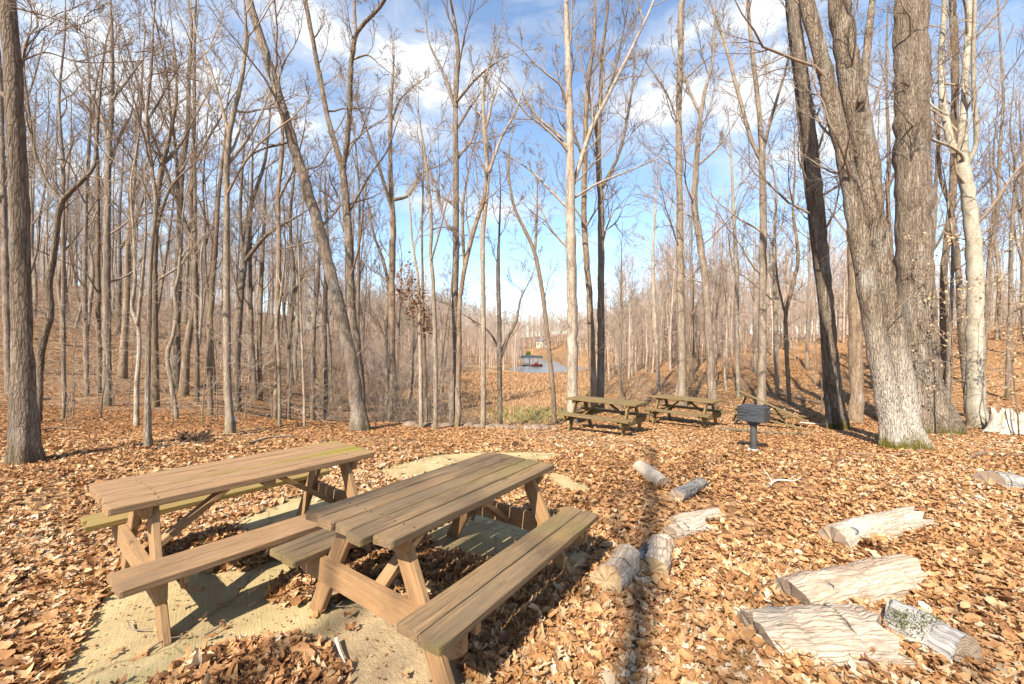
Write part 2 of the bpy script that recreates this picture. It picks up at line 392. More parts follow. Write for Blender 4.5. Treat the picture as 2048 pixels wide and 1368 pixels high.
# ------------------------------------------------------------------ the trees that can be told apart
TREES = open_trees = """
oak_tree|big dark ridged trunk at the far left edge with mossy flaring foot|dark|-|53,928,78 47,761,53 42,585,46 40,480,44 28,210,42 14,0,38;36,125,5 90,105,4 150,122,3 270,122,2;36,17,6 95,33,4 145,52,3 205,88,2
crooked_tree|dark crooked tree leaning out from behind the big left edge trunk, forked in two|dark|9.5|79,800,15 80,747,16 88,676,19 100,638,18 98,568,16 109,501,15 126,400,14 161,365,10 186,337,9 193,280,8 196,231,7 203,150,5 215,70,3;126,405,10 98,372,9 67,295,8 56,210,6 48,120,4 62,50,3;100,638,5 60,600,3 20,560,2
forest_tree|grey trunk cut by the left picture edge behind the big dark trunk|grey|-|18,790,18 15,700,17 10,480,16 4,300,14 0,140,12
forest_tree|slim straight grey tree just right of the crooked dark tree|grey|-|128,839,11 127,700,10 126,480,9 126,330,8 118,200,6 130,60,4
forest_tree|dark straight tree with a broken pale topped stub beside it|grey|-|173,790,12 170,600,11 172,400,9 180,250,7 176,120,4;170,700,7 181,600,8 185,530,8 180,500,5
forest_tree|dark slim tree between two thicker trunks on the left|brown|-|199,786,12 197,640,11 196,480,10 195,330,8 188,200,5
oak_tree|thick straight tree with tall spreading crown on the left|grey|-|215,812,21 214,690,18 214,480,16 217,316,14 224,196,11 223,42,6 221,0,4;218,310,8 205,240,6 170,170,4 140,100,3;224,200,7 255,160,5 285,120,3;219,330,7 250,250,5 262,230,3
hornbeam_tree|short pale crooked tree forking low with mossy foot|white|-|273,853,13 274,761,11 279,697,10 275,648,10 265,620,8 270,568,7 268,480,6 262,360,4;276,650,8 281,596,7 286,550,6 292,450,4
forest_tree|slender smooth grey tree nearest behind the left picnic table's near end|grey|-|296,899,19 295,796,13 298,655,11 302,505,10 312,407,10 302,330,9 293,231,7 302,140,6 309,14,4;300,400,5 278,350,4 258,320,3;296,240,5 320,200,4 352,145,2
forest_tree|thick dark trunk right behind the slender smooth grey tree, with arching crown|brown|-|311,814,19 309,655,16 310,480,14 323,337,12 337,281,9 352,205,7 350,110,4;326,330,8 360,290,6 392,230,4;312,456,7 345,370,5 385,330,3
hornbeam_tree|pale wavy thin tree leaning left at mid height|pale|-|353,839,11 342,761,10 335,708,9 346,673,9 353,620,8 349,585,7 356,557,7 361,500,5 370,400,3
forest_tree|slim dark straight tree left of the leaning brown mossy one|dark|-|394,804,12 392,648,10 390,480,9 389,323,6 380,200,3
forest_tree|brown barked tree leaning slightly right with whitish upper stem|brown|-|420,832,13 419,690,12 425,568,11 432,480,10 436,400,8 450,280,5;430,500,5 405,420,4 390,380,2
forest_tree|tall light grey tree above the white stake, forking wide near its top|pale|-|461,866,21 455,760,16 454,655,15 454,480,14 459,266,12 484,154,9 492,60,6 488,0,4;459,270,8 421,140,6 395,70,4 380,0,3;456,330,6 500,270,5 530,210,3
forest_tree|dark forked tree close behind the tall light grey tree|dark|-|474,822,18 474,690,16 479,620,15 488,522,14 505,400,8 528,330,6 540,220,4;488,525,10 510,497,9 526,477,8 560,452,6 600,430,3;488,522,9 481,449,7 484,350,5
forest_tree|thin dark tree, left of two close together in the left wood|dark|-|510,800,9 503,655,8 500,480,7 505,330,4
forest_tree|thin dark tree, right of two close together in the left wood|brown|-|521,801,10 519,690,9 524,532,8 530,400,5
forest_tree|straight brown tree with a thin pale wavy companion in front|brown|-|551,842,9 553,690,11 558,480,10 556,393,9 565,295,7 560,180,4;557,400,5 590,330,4 610,250,2
sapling_tree|thin pale wavy young tree hugging a straight brown trunk|pale|-|559,853,7 558,725,6 554,638,6 561,596,5 570,500,3
forest_tree|dark knotty tree with many short side twigs left of the leaning trunk|dark|-|577,838,10 581,655,9 588,585,8 580,440,6 590,320,4
sapling_tree|very thin straight sapling rising between two dark trees|pale|-|609,856,5 602,638,4 596,480,3
forest_tree|slim dark tree standing left of the foot of the leaning trunk|dark|-|625,840,8 628,655,7 637,550,6 640,420,4
forest_tree|short dark trunk just left of the big leaning trunk|dark|-|651,842,12 649,655,10 651,575,9 655,480,6 650,380,4
leaning_oak|big bare trunk leaning strongly left across the sky|grey|-|722,862,44 716,825,30 709,761,26 695,690,25 675,603,24 658,533,24 638,456,23 582,274,21 540,133,19 498,0,17;575,285,5 520,300,4 470,330,2;600,340,4 640,330,3 660,300,2
forked_oak|tall dark tree behind the leaning trunk, splitting into a wide V high up|dark|12.5|722,850,20 714,705,19 703,620,18 698,480,17 691,393,16 686,344,14 659,252,11 638,147,10 610,0,9;686,346,12 698,245,12 705,105,11 712,70,9 765,7,7 790,-40,5;712,72,6 708,0,6 705,-60,4;700,420,5 740,350,4 775,300,3;704,120,4 735,110,3 760,130,2
forest_tree|very thin dark stem close right of the V-forked tree|dark|14.5|718,835,6 716,620,6 718,480,5 719,407,4 712,300,3
oak_tree|straight brown tree with mossy foot left of the middle, crown in three forks|brown|-|786,847,20 784,690,14 784,515,13 786,449,12 781,351,9 782,210,7 786,140,4;786,425,8 761,344,6 737,270,4 720,220,3;787,400,7 814,393,6 845,345,4 880,330,2;782,250,4 800,200,3 830,170,2
sapling_tree|slim grey stem hugging the left side of the mossy footed brown tree|grey|-|774,832,7 772,655,7 775,557,6 763,511,6 751,480,5 735,400,3
sapling_tree|thin pale stem, leftmost of a clump with hanging dead leaves|pale|-|842,857,8 840,690,7 835,550,5 825,487,4 820,414,3
sapling_tree|thin dark stem inside the clump with hanging dead leaves|dark|-|852,850,6 847,638,5 844,480,4 846,350,3
sapling_tree|tall pale slender tree, rightmost upright of the dead leaf clump|pale|-|871,860,9 870,690,8 865,550,7 861,501,6 863,470,6 849,302,4;863,520,4 880,460,3 895,400,2
sapling_tree|thin brown stem leaning right out of the dead leaf clump|brown|-|874,815,6 882,730,5 891,655,4 905,560,3
oak_tree|tall straight grey trunk, left of a close pair at the terrace edge|grey|-|905,853,16 909,655,13 912,480,13 912,351,12 911,210,10 916,105,8 905,20,5;911,215,7 884,140,5 858,85,3;912,205,6 950,160,4 985,130,2;912,260,5 940,215,4 965,180,2
oak_tree|mossy trunk curving out to the right, right of a close pair at the terrace edge|brown|-|915,856,12 918,690,10 919,603,9 928,543,8 945,470,8 968,393,7 975,330,4;929,540,6 926,407,5 935,350,3
forest_tree|tall slender tan tree with wavy stem and wide forked top|pale|-|966,857,11 966,561,9 965,484,9 975,351,9 968,245,7 966,180,5 985,110,3;978,345,6 1003,274,5 1031,224,4 1045,180,2;972,255,5 985,205,4 1000,160,2
forest_tree|small branchy tree with round twiggy crown and low side limb|dark|-|1000,853,10 999,740,9 998,631,9 996,533,7 998,480,4 1000,430,3;1002,712,7 1016,675,6 1031,645,5 1042,596,3 1060,560,2;1000,700,4 975,660,3 945,640,2
leaning_tree|thin tree leaning left with tall forked top, left of the whitish trunk|brown|-|1109,847,10 1098,701,9 1081,561,8 1067,498,7 1045,450,6 1031,421,5 1017,337,4 1020,290,2;1070,505,5 1074,421,4 1075,360,2
sycamore_tree|tall whitish flaking trunk rising behind the left end of a far table|white|11.4|1143,852,23 1144,631,21 1142,491,20 1141,351,17 1139,210,14 1135,91,12 1132,0,9;1146,370,9 1182,260,8 1221,182,7 1256,112,6 1305,7,4;1140,300,6 1115,270,5 1070,228,4;1139,215,5 1120,170,4 1090,145,3;1150,395,4 1190,370,4 1250,345,3 1310,320,2;1139,420,5 1100,380,4 1060,340,3 1030,320,2
forest_tree|dark trunk close right of the whitish flaking trunk|brown|13.5|1187,815,15 1182,666,14 1179,596,13 1168,435,11 1170,302,10 1175,180,8 1190,60,5;1170,330,5 1150,270,4 1135,220,3
oak_tree|straight grey trunk with forked fan shaped crown behind two far tables|grey|14.0|1201,815,15 1202,600,14 1202,421,13 1196,281,11 1200,220,9 1205,100,6 1215,20,4;1203,378,7 1235,316,6 1259,210,5 1268,120,3;1200,225,6 1228,150,5 1245,70,3;1196,290,5 1180,200,4 1165,130,3
oak_tree|tall straight light trunk rising behind the right end of the middle far table|pale|16.0|1364,795,18 1360,491,14 1358,210,12 1361,100,12 1365,0,11;1360,260,4 1335,190,3 1310,150,2;1360,170,4 1400,130,3 1425,110,2
crooked_tree|wavy dark grey trunk forking high, over the toppled table|grey|14.5|1425,800,19 1422,740,18 1410,561,15 1398,470,14 1389,421,13 1391,351,12 1403,224,9 1410,180,7 1424,133,5 1428,60,3;1402,230,6 1382,189,5 1368,150,4 1345,100,2;1396,330,5 1430,300,4 1455,270,2
forked_oak|straight tan trunk behind the grill opening into three tall forks|pale|14.0|1523,815,19 1525,640,16 1526,491,15 1523,295,13 1519,231,10 1505,105,8 1496,0,6;1522,320,9 1509,295,8 1481,203,7 1445,70,5 1420,0,3;1525,300,8 1540,245,7 1565,161,5 1590,70,3
forest_tree|thin pale trunk just left of the grill in the background|white|-|1477,795,9 1474,650,8 1474,561,8 1467,421,6 1463,320,4
forest_tree|thin dark tree right of the grill leaning into a twisted fork|brown|-|1579,810,9 1573,700,9 1572,631,9 1596,519,7 1586,421,5 1590,330,3;1573,640,5 1555,560,4 1550,470,2
forest_tree|thin pale tree right of the grill with straight stem|pale|-|1555,795,9 1551,690,8 1551,631,8 1548,500,6 1552,380,4
forest_tree|slim whitish stem seen between the two upright far tables|white|-|1317,782,8 1313,700,7 1308,600,7 1306,500,5 1312,400,3
twin_oak|pair of dark grey stems fused at the foot, leaning left beside the giant oaks|oak|-|1680,860,36 1671,790,31 1662,701,31 1655,620,31 1640,480,32 1620,281,29 1603,140,27 1585,0,24;1658,861,15 1651,740,13 1645,640,12 1625,480,10 1608,330,9 1590,150,9 1575,0,8;1628,400,6 1680,370,5 1750,330,3
twin_oak|huge pale footed oak with two fused stems leaning left and bright moss at its foot|oakpale|-|1795,897,80 1784,850,58 1767,761,50 1746,638,44 1725,515,42 1700,365,38 1662,196,34 1613,0,31;1818,897,80 1814,850,58 1800,726,54 1782,640,54 1764,561,54 1732,316,51 1697,140,50 1680,0,48;1722,205,20 1732,120,18 1738,60,17 1743,15,15;1715,545,6 1745,470,5 1755,440,4 1742,350,3
giant_oak|thickest straight trunk of all with wide mossy root flare on the right|oak|10.4|1858,858,135 1845,790,98 1838,701,86 1827,421,78 1824,140,76 1822,0,72
beech_tree|smooth whitish beech trunk with broken limbs, right of the thickest trunk|beech|-|1957,856,54 1952,800,41 1951,690,38 1951,550,36 1937,393,33 1925,316,30 1927,231,17 1936,70,15 1940,0,13;1925,325,22 1905,290,19 1887,210,17 1883,105,14 1889,0,12;1936,330,14 1950,295,12 1948,200,11 1946,105,10 1950,0,8;1930,345,9 1925,312,8 1905,295,7 1866,280,7;1895,230,6 1870,215,5 1850,190,3
forest_tree|brown trunk showing between the thickest trunk and the whitish beech|brown|13.5|1893,830,20 1889,690,17 1887,561,16 1900,430,17 1904,393,18 1908,70,17 1905,0,15
forest_tree|dark trunk half hidden behind the left side of the whitish beech|dark|12.5|1935,835,14 1928,720,17 1925,690,17 1917,550,15 1905,430,11 1880,350,8 1875,260,6
forest_tree|slim grey leaning stem left of the whitish beech's foot|grey|12|1896,826,11 1896,760,11 1902,620,9 1905,480,7 1895,400,4
forest_tree|grey tree near the right picture edge above the split stump|grey|-|2016,800,13 2018,700,12 2021,620,11 2022,491,10 2030,330,6 2020,250,4;2020,500,5 2044,470,5 2080,440,3
forest_tree|broad tan trunk seen between the leaning pair and the huge double oak|brown|12.3|1714,845,31 1711,655,28 1706,480,26 1700,330,24 1690,180,20 1690,0,16
"""
def cosv(px): return 1/math.sqrt(1+((px-1024)/F)**2)
def hero(line, i):
    name, label, bk, Ys, stems = line.split('|')
    g = np.random.default_rng(100+i)
    st = [[tuple(map(float, q.split(','))) for q in s.split()] for s in stems.split(';')]
    b0 = st[0][0]
    if Ys == '-': base = hit(b0[0], b0[1], 2.5)
    else:
        base = at(b0[0], b0[1], float(Ys)); base[2] = H(base[0], base[1])
    Y0 = base[1]
    root = empty(name, base); tag(root, label, 'tree', 'trees standing around the picnic clearing')
    tk = Tubes(); cw = Tubes(); big = b0[2]*Y0/F > .35
    paths = []
    for si, s in enumerate(st):
        fused = si > 0 and abs(s[0][1]-b0[1]) < 30
        prim = si == 0 or fused
        n = len(s); pts = []; rads = []
        dirn = g.choice([-1, 1])*g.uniform(.25, .8)
        for j, (px, py, wd) in enumerate(s):
            dz = (s[0][1]-py)/F*Y0
            Y = Y0 + (0 if prim else 0)
            if prim: Y = Y0 + .05*math.sin(dz*.8+i)*min(dz, 3)/3 + (.25 if fused and si else 0)*min(1, dz/2)
            else:    # limbs leave the picture plane a little as they go
                dist = math.hypot(px-s[0][0], py-s[0][1])/F*Y0
                Y = Y0 + dirn*dist*.5
            p = at(px, py, Y)
            pts.append(p); rads.append(wd*Y/F/2*cosv(px)*(1.0 if wd > 8 else 1.12))
        if prim:
            pts.insert(0, np.array([base[0]+(pts[0][0]-base[0]), pts[0][1], min(H(pts[0][0], pts[0][1]), pts[0][2])-.25])); rads.insert(0, rads[0]*1.12)
        ext = 0
        if s[-1][1] <= 10:
            d = nrm(pts[-1]-pts[-2]); d = nrm(d+np.array([0, 0, .5])); top = pts[-1]
            want = g.uniform(15, 19) - (top[2]-base[2]); r = rads[-1]
            if want < 2 or not prim: want = max(2., min(4, r*60))
            for q in (.33, .66, 1.):
                top = top + nrm(d+g.normal(size=3)*.15)*want/3; pts.append(top.copy()); rads.append(max(r*(1-.9*q), .012)); ext += 1
        if not ext and s[-1][1] > 10:
            d = nrm(pts[-1]-pts[-2]); top = pts[-1]; r = rads[-1]; want = float(np.clip(r*75, .6, 2.6))
            for q, f_ in ((.5, .5), (1., .12)):
                d = nrm(d+g.normal(size=3)*.12+np.array([0, 0, .08])); top = top+d*want*.5; pts.append(top.copy()); rads.append(max(r*f_, .004))
        R = max(14, 6*len(pts)) if prim else max(10, 5*len(pts))
        P, ra = resample(pts, rads, R)
        ra = ra*(1+.035*g.normal(size=R)); P = P + g.normal(size=P.shape)*ra[:, None]*.06
        S = 20 if (big and prim) else (12 if prim else 8)
        mod = None
        if prim:
            th = np.linspace(0, 2*np.pi, S, endpoint=False); h = P[:, 2]-base[2]
            k1, k2 = g.integers(3, 6), g.integers(2, 4)
            lob = .16*np.cos(k1*th+g.uniform(0, 6))+.1*np.cos(k2*th+g.uniform(0, 6))
            fl = np.exp(-np.clip(h, 0, 9)/(.35 if big else .2))
            mod = 1 + fl[:, None]*lob[None]*(1.2 if big else .8) + (.035*np.cos(5*th[None]+h[:, None]*.6)+.03*np.cos(3*th[None]-h[:, None]*.9))
            mod = mod + .02*g.normal(size=mod.shape); mod = mod[None]
        if not prim:
            P = np.concatenate([P[:1]-nrm(P[1]-P[0])*.02, P]); ra = np.concatenate([[.003], ra])
        tk.add(P[None], ra[None], S, mod)
        paths.append((P, ra, prim))
    tr = obj('trunk', tk.mesh('trunk', BK[bk], base), root)
    tw = TWIGP if bk in ('pale', 'white', 'beech') else TWIG
    near = Y0 < 9
    for P, ra, prim in paths:
        z = P[:, 2]-base[2]; Lp = np.linalg.norm(np.diff(P, axis=0), axis=1).sum()
        rm = .0029*max(1, Y0/11)
        if prim:
            hs = 3.2 if max(z) > 6 else 1.2
            t0 = float(np.argmax(z > min(hs+1.2, .55*max(z))))/len(z)
            small = max(ra) < .09
            n1 = int(np.clip(Lp*(1-t0)*(1.5 if small else 1.15), 5, 15))
            crown(cw, P[None], ra[None], t0, n1, (.8, 2.2) if small else (1.5, 3.9), 6, 5, 2, up=.10, rm=rm, g=g)
            # dead side twigs low down
            nl = g.integers(6, 13) if not big else 2
            A, r2 = grow(P[None], ra[None], int(nl), .1, max(t0, .3), (55, 95), (.5, 1.5), 7, .12, .14, .0, rm, g)
            r2 = np.minimum(r2, .009); cw.add(A, r2, 4); B, rb = grow(A, r2, 4, .2, 1, (25, 60), (-.2, .5), 4, .8, .2, 0, rm, g); cw.add(B, rb, 3)
        else:
            n1 = int(np.clip(Lp*1.9, 4, 12))
            crown(cw, P[None], ra[None], .12, int(n1*1.3), (.45*max(1, Lp*.25), 1.1*max(1, Lp*.25)), 5, 5, 2, up=.12, rm=rm, g=g)
    obj('crown', cw.mesh('crown', tw, base), root)
    return root, base
HERO = [hero(l, i) for i, l in enumerate(TREES.strip().split('\n'))]
HB = np.array([b for _, b in HERO])

# dead leaf bunch hanging in the clump (part of the leftmost clump stem)
def leaf_quads(centres, size, g, droop=.6):
    n = len(centres); a = nrm(g.normal(size=(n, 3))-np.array([0, 0, droop])); q = g.normal(size=(n, 3)); b_ = nrm(np.cross(a, q)); c = np.cross(a, b_)
    s = size*g.uniform(.6, 1.2, (n, 1))
    p0 = centres; p1 = p0 + a*s*.5 + b_*s*.33 + c*s*.1; p2 = p0 + a*s; p3 = p0 + a*s*.5 - b_*s*.33 + c*s*.1
    return np.stack([p0, p1, p2, p3], 1).reshape(-1, 3), np.arange(4*n).reshape(n, 4)
DEADLEAF = plain('dead_leaf', (.16, .075, .035), .9, var=.5, scale=6)
PALELEAF = plain('pale_dead_leaf', (.36, .255, .14), .85, var=.3, scale=6)
rt = [r for r, b in HERO if 'leftmost of a clump' in r['label']][0]; bb = np.array(rt.location)
C = []
for (px, py, s, n) in ((812, 560, .36, 70), (822, 592, .40, 120), (838, 618, .34, 120), (800, 585, .3, 50), (852, 640, .25, 80), (858, 660, .2, 40), (845, 585, .3, 45), (818, 530, .3, 40)):
    C.append(at(px, py, bb[1]) + rng.normal(size=(n, 3))*s*.45*np.array([1, 1, .8]))
v, q = leaf_quads(np.concatenate(C), .085, rng); obj('dead_leaves', mesh_np('dead_leaves', v-bb, q, None, [DEADLEAF], False), rt)

# ------------------------------------------------------------------ trees behind the photographer (they cast the shadow streaks)
def proto_tree(name_seed, height, rad, fork, bk, lean=.04, crown0=.45, dens=1., rm=.008, pale=False, n3=4, n4=0):
    g = np.random.default_rng(name_seed)
    tk, cw = Tubes(), Tubes()
    n = 9; z = np.linspace(-.3, height, n); a = g.uniform(0, 6.28)
    x = lean*z*math.cos(a)+np.cumsum(g.normal(size=n))*height*.006; y = lean*z*math.sin(a)+np.cumsum(g.normal(size=n))*height*.006
    x -= x[0]; y -= y[0]
    r = rad*(1-.82*np.clip(z/height, 0, 1)**.9); r[0] *= 1.35
    P, ra = resample(np.stack([x, y, z], 1), r, 20); tk.add(P[None], ra[None], 9)
    paths = [(P, ra, crown0)]
    for k_ in range(fork):
        A, r2 = grow(P[None], ra[None], 1, .35+.12*k_, .5+.12*k_, (14, 28), (height*.38, height*.55), 12, .75, .06, .06, .015, g); r2 = np.maximum(r2, ra[7]*.6*(1-.85*np.linspace(0, 1, 12))[None])
        tk.add(A, r2, 7); paths.append((A[0], r2[0], .15))
    for P, ra, t0 in paths:
        crown(cw, P[None], ra[None], t0, int(8*dens), (height*.11, height*.28), 6, n3, n4, up=.13, rm=rm, g=g, S1=4)
    A, r2 = grow(P[None], ra[None], 9, .08, .4, (60, 95), (.6, 1.8), 6, .12, .14, 0, rm, g); cw.add(A, np.minimum(r2, .012), 3)
    return tk.mesh('trunk', BK[bk]), cw.mesh('crown', TWIGP if pale else TWIG)
def place_tree(name, label, cat, group, tm, cm_, x, y, rz, s, z=None):
    r = empty(name, (x, y, H(x, y) if z is None else z), rz); r.scale = (s, s, s*rng.uniform(.92, 1.08))
    tag(r, label, cat, group); obj('trunk', tm, r); obj('crown', cm_, r); return r
bt = [proto_tree(900, 19, .24, 1, 'oak', .16, .4, 1.3, .006, n4=0), proto_tree(901, 18, .22, 2, 'oak', .05, .4, 1.3, .006), proto_tree(902, 20, .28, 1, 'dark', .03, .45, 1.3, .006)]
for k_, (x, y, rz, s, q) in enumerate([(-4.3, -11, 2.8, 1., 0), (3.5, -9, .4, 1., 1), (9., -7, 1.9, 1., 2), (-9, -13, 4., 1., 1), (1, -16, 5., 1.05, 2), (8, -15, 2.2, .95, 0), (14, -5, 3.3, 1., 1)]):
    place_tree('forest_tree', 'tall bare tree standing behind the camera, its shadow falling across the leaves', 'tree', 'trees behind the camera', *bt[q], x, y, rz, s)
# ------------------------------------------------------------------ woods on the slopes
PROT = [
 ('slender straight grey tree', proto_tree(1, 18, .125, 0, 'grey', .02, .45, 1.2, .0055)),
 ('tall brown tree forked halfway up', proto_tree(2, 19, .16, 2, 'brown', .03, .45, 1., .0055)),
 ('thick straight grey brown tree', proto_tree(3, 20, .21, 1, 'oak', .02, .5, 1.2, .0055)),
 ('slim pale barked tree', proto_tree(4, 15, .09, 0, 'white', .05, .4, 1.1, .005, True)),
 ('dark tree leaning to one side', proto_tree(5, 16, .12, 1, 'dark', .13, .45, 1., .0055)),
 ('bushy topped tree with spreading limbs', proto_tree(6, 14, .14, 3, 'grey', .04, .32, 1.1, .0055)),
 ('thin young tree with many side twigs', proto_tree(7, 10, .055, 0, 'pale', .05, .22, 1.3, .0045, True)),
 ('tall thin dark tree with small crown', proto_tree(8, 19, .10, 1, 'dark', .03, .6, .8, .0055)),
 ('smooth light tan tree', proto_tree(9, 17, .14, 1, 'pale', .04, .45, 1.1, .0055, True)),
]
placed = [tuple(b[:2]) for b in HB]
# keep the corridors in front of the far tables, the grill and the lake open
def ok_spot(x, y, dmin):
    if any((x-p)**2+(y-q)**2 < dmin*dmin for p, q in placed): return False
    return True
def scatter(n, arange, yrange, zone, group, wts, dmin=1.3, ypow=1.5, smin=.8, smax=1.12):
    g = rng; c = 0; tries = 0
    while c < n and tries < 20000:
        tries += 1
        a = g.uniform(*arange); y = yrange[0] + (yrange[1]-yrange[0])*g.uniform()**(1/ypow) ; x = a*y
        if not ok_spot(x, y, dmin): continue
        k = g.choice(len(PROT), p=np.array(wts)/sum(wts)); d, (tm, cm_) = PROT[k]
        nm = 'sapling_tree' if k == 6 else 'forest_tree'
        place_tree(nm, d + ' ' + zone, 'tree', group, tm, cm_, x, y, g.uniform(0, 6.28), g.uniform(smin, smax)); placed.append((x, y)); c += 1
scatter(100, (-1.42, -.36), (16, 72), 'in the wood on the left hillside', 'bare trees of the left hillside', [4, 2, 2, 1.5, 2, 1.2, 3, 4, 1.5], 1.7, 1.25)
scatter(20, (-.42, -.13), (24, 75), 'beyond the brown hollow left of the lake', 'bare trees left of the lake', [2, 2, 1, 1, 2, 2, 3, 2, 1], 2.2, 1.5, .6, .85)
scatter(46, (.25, .75), (18, 62), 'on the orange leaf slope behind the grill', 'bare trees of the right slope', [3, 1, .6, 5, 1, 2, 3, 1.5, 3], 1.8, 1.4, .62, .9)
scatter(34, (.75, 1.5), (15, 60), 'on the slope behind the giant oaks', 'bare trees behind the giant oaks', [3, 2, 1, 2, 2, 3, 3, 2, 2], 1.9, 1.2, .8, 1.05)
scatter(10, (.17, .28), (40, 66), 'on the low ground near the lake', 'bare trees by the lake', [2, 1, 0, 3, 1, 2, 3, 1, 2], 2.2, 1.2, .5, .7)
# far wood: reads as one mass
def low_tree(seed, h):
    g = np.random.default_rng(seed); tb = Tubes()
    z = np.linspace(-.5, h, 5); P = np.stack([np.cumsum(g.normal(size=5))*.25, np.cumsum(g.normal(size=5))*.25, z], 1)
    ra = .17*(1-.85*np.clip(z/h, 0, 1)); tb.add(P[None], ra[None], 4)
    A, r1 = grow(P[None], ra[None], 22, .22, .98, (25, 60), (h*.13, h*.3), 4, .6, .14, .12, .014, g); tb.add(A, r1, 3)
    B, r2 = grow(A, r1, 6, .2, 1, (25, 60), (-.3, .55), 3, .8, .2, .08, .010, g); tb.add(B, r2, 3)
    C, r3 = grow(B, r2, 3, .2, 1, (25, 60), (-.35, .6), 2, .9, .2, .05, .008, g); tb.add(C, r3, 3)
    return np.concatenate(tb.V), np.concatenate(tb.Q)
def low_shrub(seed, h, n):
    g = np.random.default_rng(seed); tb = Tubes(); d = g.normal(size=(n, 3))*(.5 if n > 4 else .15); d[:, 2] = 1; d = nrm(d); P = np.empty((n, 6, 3)); P[:, 0] = g.normal(size=(n, 3))*.3; P[:, 0, 2] = -.05
    for i in range(1, 6): d = nrm(d+g.normal(size=d.shape)*.12); P[:, i] = P[:, i-1]+d*h/5
    ra = np.broadcast_to(.02*(1-.7*np.linspace(0, 1, 6))[None], (n, 6)); tb.add(P, ra, 3)
    A, r1 = grow(P, ra, 9, .2, 1, (25, 70), (-.2, .4), 4, .7, .2, .04, .007, g); tb.add(A, r1, 3)
    B, r2 = grow(A, r1, 5, .2, 1, (25, 60), (-.3, .5), 3, .8, .2, .02, .006, g); tb.add(B, r2, 3)
    return np.concatenate(tb.V), np.concatenate(tb.Q)
LOW = [low_tree(40+k, h) for k, h in enumerate((15, 17, 13, 16))]
g = np.random.default_rng(5); spots = []
def zone(n, a0, a1, y0, y1, s0, s1, kinds):
    for _ in range(n):
        y = math.sqrt(g.uniform(y0*y0, y1*y1)); x = g.uniform(a0, a1)*y
        l1 = ((x-13.5)/14)**2+((y-97)/29)**2; l2 = ((x-11)/8.5)**2+((y-185)/77)**2
        if l1 < 1 or l2 < 1: continue
        if 22 < y < 72 and -.13 < x/y < .2: continue
        spots.append((x, y, g.uniform(s0, s1), kinds[g.integers(len(kinds))]))
T4 = [0, 1, 2, 3]
zone(520, -1.5, -.16, 62, 160, .85, 1.2, T4); zone(520, .25, 1.5, 52, 135, .6, .95, T4); zone(170, .2, .85, 34, 60, .5, .8, T4); zone(1150, -.45, .5, 262, 400, 1.1, 1.6, T4); zone(420, -.4, .035, 80, 258, .6, 1.0, T4); zone(320, .155, .55, 82, 258, .55, 1.0, T4)
zone(230, -1.5, -.3, 24, 75, .7, 1.1, [4, 5, 5]); zone(110, .24, 1.4, 24, 60, .6, 1.1, [4, 5, 5]); zone(120, -.34, -.12, 22, 80, .6, 1.1, [4, 5, 5])
FARB = plain('far_wood_bark', (.40, .295, .22), .95, var=.25, scale=.15)
pc = bpy.data.collections.new('far_tree_kinds')
for k, (v, q) in enumerate(LOW + [low_shrub(90, 3.2, 10), low_shrub(91, 5.5, 3)]):
    pc.objects.link(bpy.data.objects.new('far_kind_%d' % k, mesh_np('far_kind', v, q, None, [FARB])))
SPT = np.array(spots); zs = H(SPT[:, 0], SPT[:, 1])
me = bpy.data.meshes.new('distant_woods'); me.vertices.add(len(SPT)); me.vertices.foreach_set('co', np.stack([SPT[:, 0], SPT[:, 1], zs], 1).astype(np.float32).ravel())
for nm_, ty, dat in (('sc', 'FLOAT', SPT[:, 2]), ('rz', 'FLOAT', g.uniform(0, 6.28, len(SPT)))):
    at2 = me.attributes.new(nm_, ty, 'POINT'); at2.data.foreach_set('value', dat.astype(np.float32))
at2 = me.attributes.new('ki', 'INT', 'POINT'); at2.data.foreach_set('value', SPT[:, 3].astype(np.int32))
woods = obj('distant_woods', me); tag(woods, 'bare grey brown woods and undergrowth massed on the hills around the lake', kind='stuff')
gt = bpy.data.node_groups.new('woods_instancer', 'GeometryNodeTree'); gt.interface.new_socket('Geometry', in_out='INPUT', socket_type='NodeSocketGeometry'); gt.interface.new_socket('Geometry', in_out='OUTPUT', socket_type='NodeSocketGeometry')
gi = gt.nodes.new('NodeGroupInput'); go = gt.nodes.new('NodeGroupOutput'); ip = gt.nodes.new('GeometryNodeInstanceOnPoints'); ci = gt.nodes.new('GeometryNodeCollectionInfo')
ci.inputs['Collection'].default_value = pc; ci.inputs['Separate Children'].default_value = True; ci.inputs['Reset Children'].default_value = True; ip.inputs['Pick Instance'].default_value = True
def nat(n_, t_): q_ = gt.nodes.new('GeometryNodeInputNamedAttribute'); q_.data_type = t_; q_.inputs['Name'].default_value = n_; return q_.outputs['Attribute']
cx = gt.nodes.new('ShaderNodeCombineXYZ'); gt.links.new(nat('rz', 'FLOAT'), cx.inputs[2])
gt.links.new(gi.outputs[0], ip.inputs['Points']); gt.links.new(ci.outputs[0], ip.inputs['Instance']); gt.links.new(nat('ki', 'INT'), ip.inputs['Instance Index']); gt.links.new(cx.outputs[0], ip.inputs['Rotation']); gt.links.new(nat('sc', 'FLOAT'), ip.inputs['Scale']); gt.links.new(ip.outputs[0], go.inputs[0])
md_ = woods.modifiers.new('instances', 'NODES'); md_.node_group = gt

